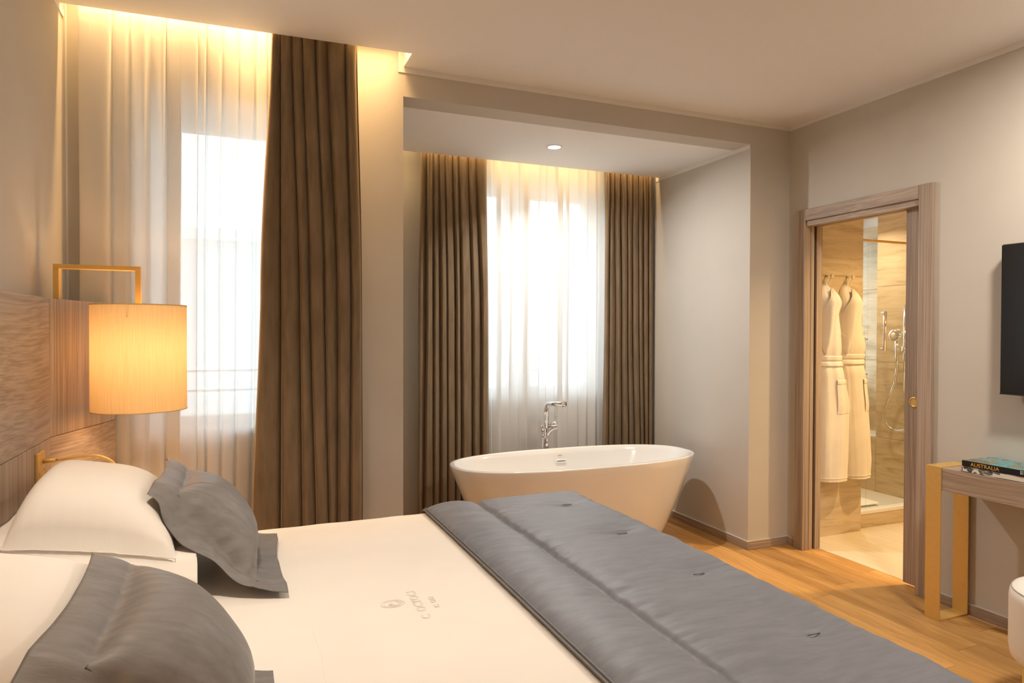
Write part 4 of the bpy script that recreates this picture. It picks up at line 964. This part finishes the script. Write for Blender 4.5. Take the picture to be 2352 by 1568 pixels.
# glass screen with rail and pull
GY = 3.487
gs = empty('shower_screen', (4.45, GY, 0.124)); tag(gs, 'clear glass shower screen with a long chrome pull', 'shower screen')
box('glass_panel', (4.079, GY - 0.004, 0.125), (4.20, GY + 0.004, 2.06), 'shower_glass', gs); box('glass_door', (4.204, GY - 0.004, 0.125), (4.836, GY + 0.004, 2.06), 'shower_glass', gs)
box('top_rail', (4.076, GY - 0.008, 2.058), (4.84, GY + 0.008, 2.074), 'gold', gs, 0.001, 1)
for yy, zz, xx in ((GY - 0.035, (1.272, 1.556), 4.335), (GY + 0.035, (1.09, 1.367), 4.208)):
    h_ = tube('pull_bar', [(xx, yy, zz[0]), (xx, yy, zz[1])], 0.012, 'chrome', gs, 14)
    for z in (zz[0] + 0.012, zz[1] - 0.012): tube('pull_post', [(xx, yy, z), (xx, GY + (0.004 if yy > GY else -0.004), z)], 0.0065, 'chrome', gs, 10)
# shower set
sh = empty('shower_set', (BX1, 3.65, 1.0)); tag(sh, 'chrome hand shower on a rail with a looping hose', 'shower')
sx = BX1 - 0.05
tube('rail', [(sx, 3.642, 0.95), (sx, 3.642, 1.62)], 0.010, 'chrome', sh, 14)
for z in (0.97, 1.60): tube('rail_bracket', [(sx, 3.642, z), (BX1, 3.642, z)], 0.009, 'chrome', sh, 12)
tube('slider', [(sx - 0.004, 3.642, 1.245), (sx - 0.004, 3.642, 1.295)], 0.019, 'chrome', sh, 16)
tube('hand_shower', [(sx - 0.04, 3.672, 1.13), (sx - 0.045, 3.672, 1.25), (sx - 0.055, 3.668, 1.345)], [0.009, 0.0115, 0.014], 'chrome', sh, 14)
hd = lathe('shower_head', [(0.0001, -0.016), (0.03, -0.014), (0.048, -0.004), (0.050, 0.004), (0.046, 0.010), (0.0001, 0.012)], 'chrome', None, 32, (0, 0, 0), True, 'x'); hd.parent = sh
hd.location = Vector((sx - 0.064, 3.668, 1.385)) - sh.location; hd.rotation_euler = (0, math.radians(18), math.radians(28))
tube('outlet', [(BX1, 3.625, 1.10), (BX1 - 0.05, 3.625, 1.10)], 0.016, 'chrome', sh, 16)
tube('hose', [(sx - 0.04, 3.672, 1.135), (sx - 0.02, 3.700, 1.06), (sx, 3.724, 1.004), (sx, 3.790, 0.835), (sx, 3.806, 0.72), (sx, 3.775, 0.658), (sx, 3.700, 0.632), (sx, 3.62, 0.668), (sx, 3.58, 0.80), (sx, 3.60, 1.0), (sx, 3.624, 1.09)], 0.0085, 'chrome', sh, 12, 8)
# folded towel on the shower floor
tw = empty('bath_mat', (4.245, 3.63, 0.1)); tag(tw, 'folded white bath mat lying on the shower floor', 'bath mat')
def matfn(k):
    def fn(u, v):
        a = u * 2 * math.pi; r = 0.30; hx = 0.19 - 0.006 * k; c, s = math.cos(a), math.sin(a)
        rr = (abs(c) ** 0.4) * (1 if c > 0 else -1); zz = (abs(s) ** 0.6) * (1 if s > 0 else -1)
        en = math.sqrt(max(0.0, 1 - abs(2 * v - 1) ** 10)); zz *= en; rr *= 0.96 + 0.04 * en; x = 4.245 + (hx - 0.03) * rr; y = 3.530 + v * 0.20
        return (x, y + 0.006 * noise.noise(Vector((a, v * 4, k))), 0.1 + 0.014 + 0.0265 * k + zz * 0.0135 * (1 - 0.25 * abs(2 * v - 1) ** 6) + 0.004 * noise.noise(Vector((x * 8, y * 8, k))) * (1 if s > 0 else 0))
    return fn
for k in range(2): grid('folded_layer', matfn(k), 40, 14, 'towel_white', tw, True, True)

# ------------------------------------------------------------------ pieces of parts become sub-parts
SUB = {'collar_piping': 'collar', 'pocket_hem': 'pocket', 'shade_hem': 'shade', 'shade_spoke': 'shade', 'seam': ('cover', 'seat'), 'tuft_stitch': 'quilt_top', 'piping': 'quilt_backing',
       'hose_nut': 'hose', 'spout_nozzle': 'spout', 'lever': 'mixer_body', 'overflow_slot': 'overflow_plate', 'title': 'spine', 'spine_print': 'spine', 'rail_bracket': 'rail', 'slider': 'rail',
       'pull_post': 'pull_bar', 'switch': 'back_plate', 'screw': 'back_plate', 'bezel': 'screen'}
base = lambda o: o.name.split('.')[0]
for root in [o for o in col.objects if o.parent is None and o.type in ('EMPTY', 'MESH')]:
    kids = list(root.children)
    for k in kids:
        t = SUB.get(base(k))
        if not t: continue
        t = (t,) if isinstance(t, str) else t
        cand = [p for p in kids if base(p) in t]
        if not cand: continue
        p = min(cand, key=lambda q: (Vector(q.bound_box[0]) + q.location - Vector(k.bound_box[0]) - k.location).length)
        m = p.matrix_basis.inverted() @ k.matrix_basis
        k.parent = p; k.matrix_basis = m
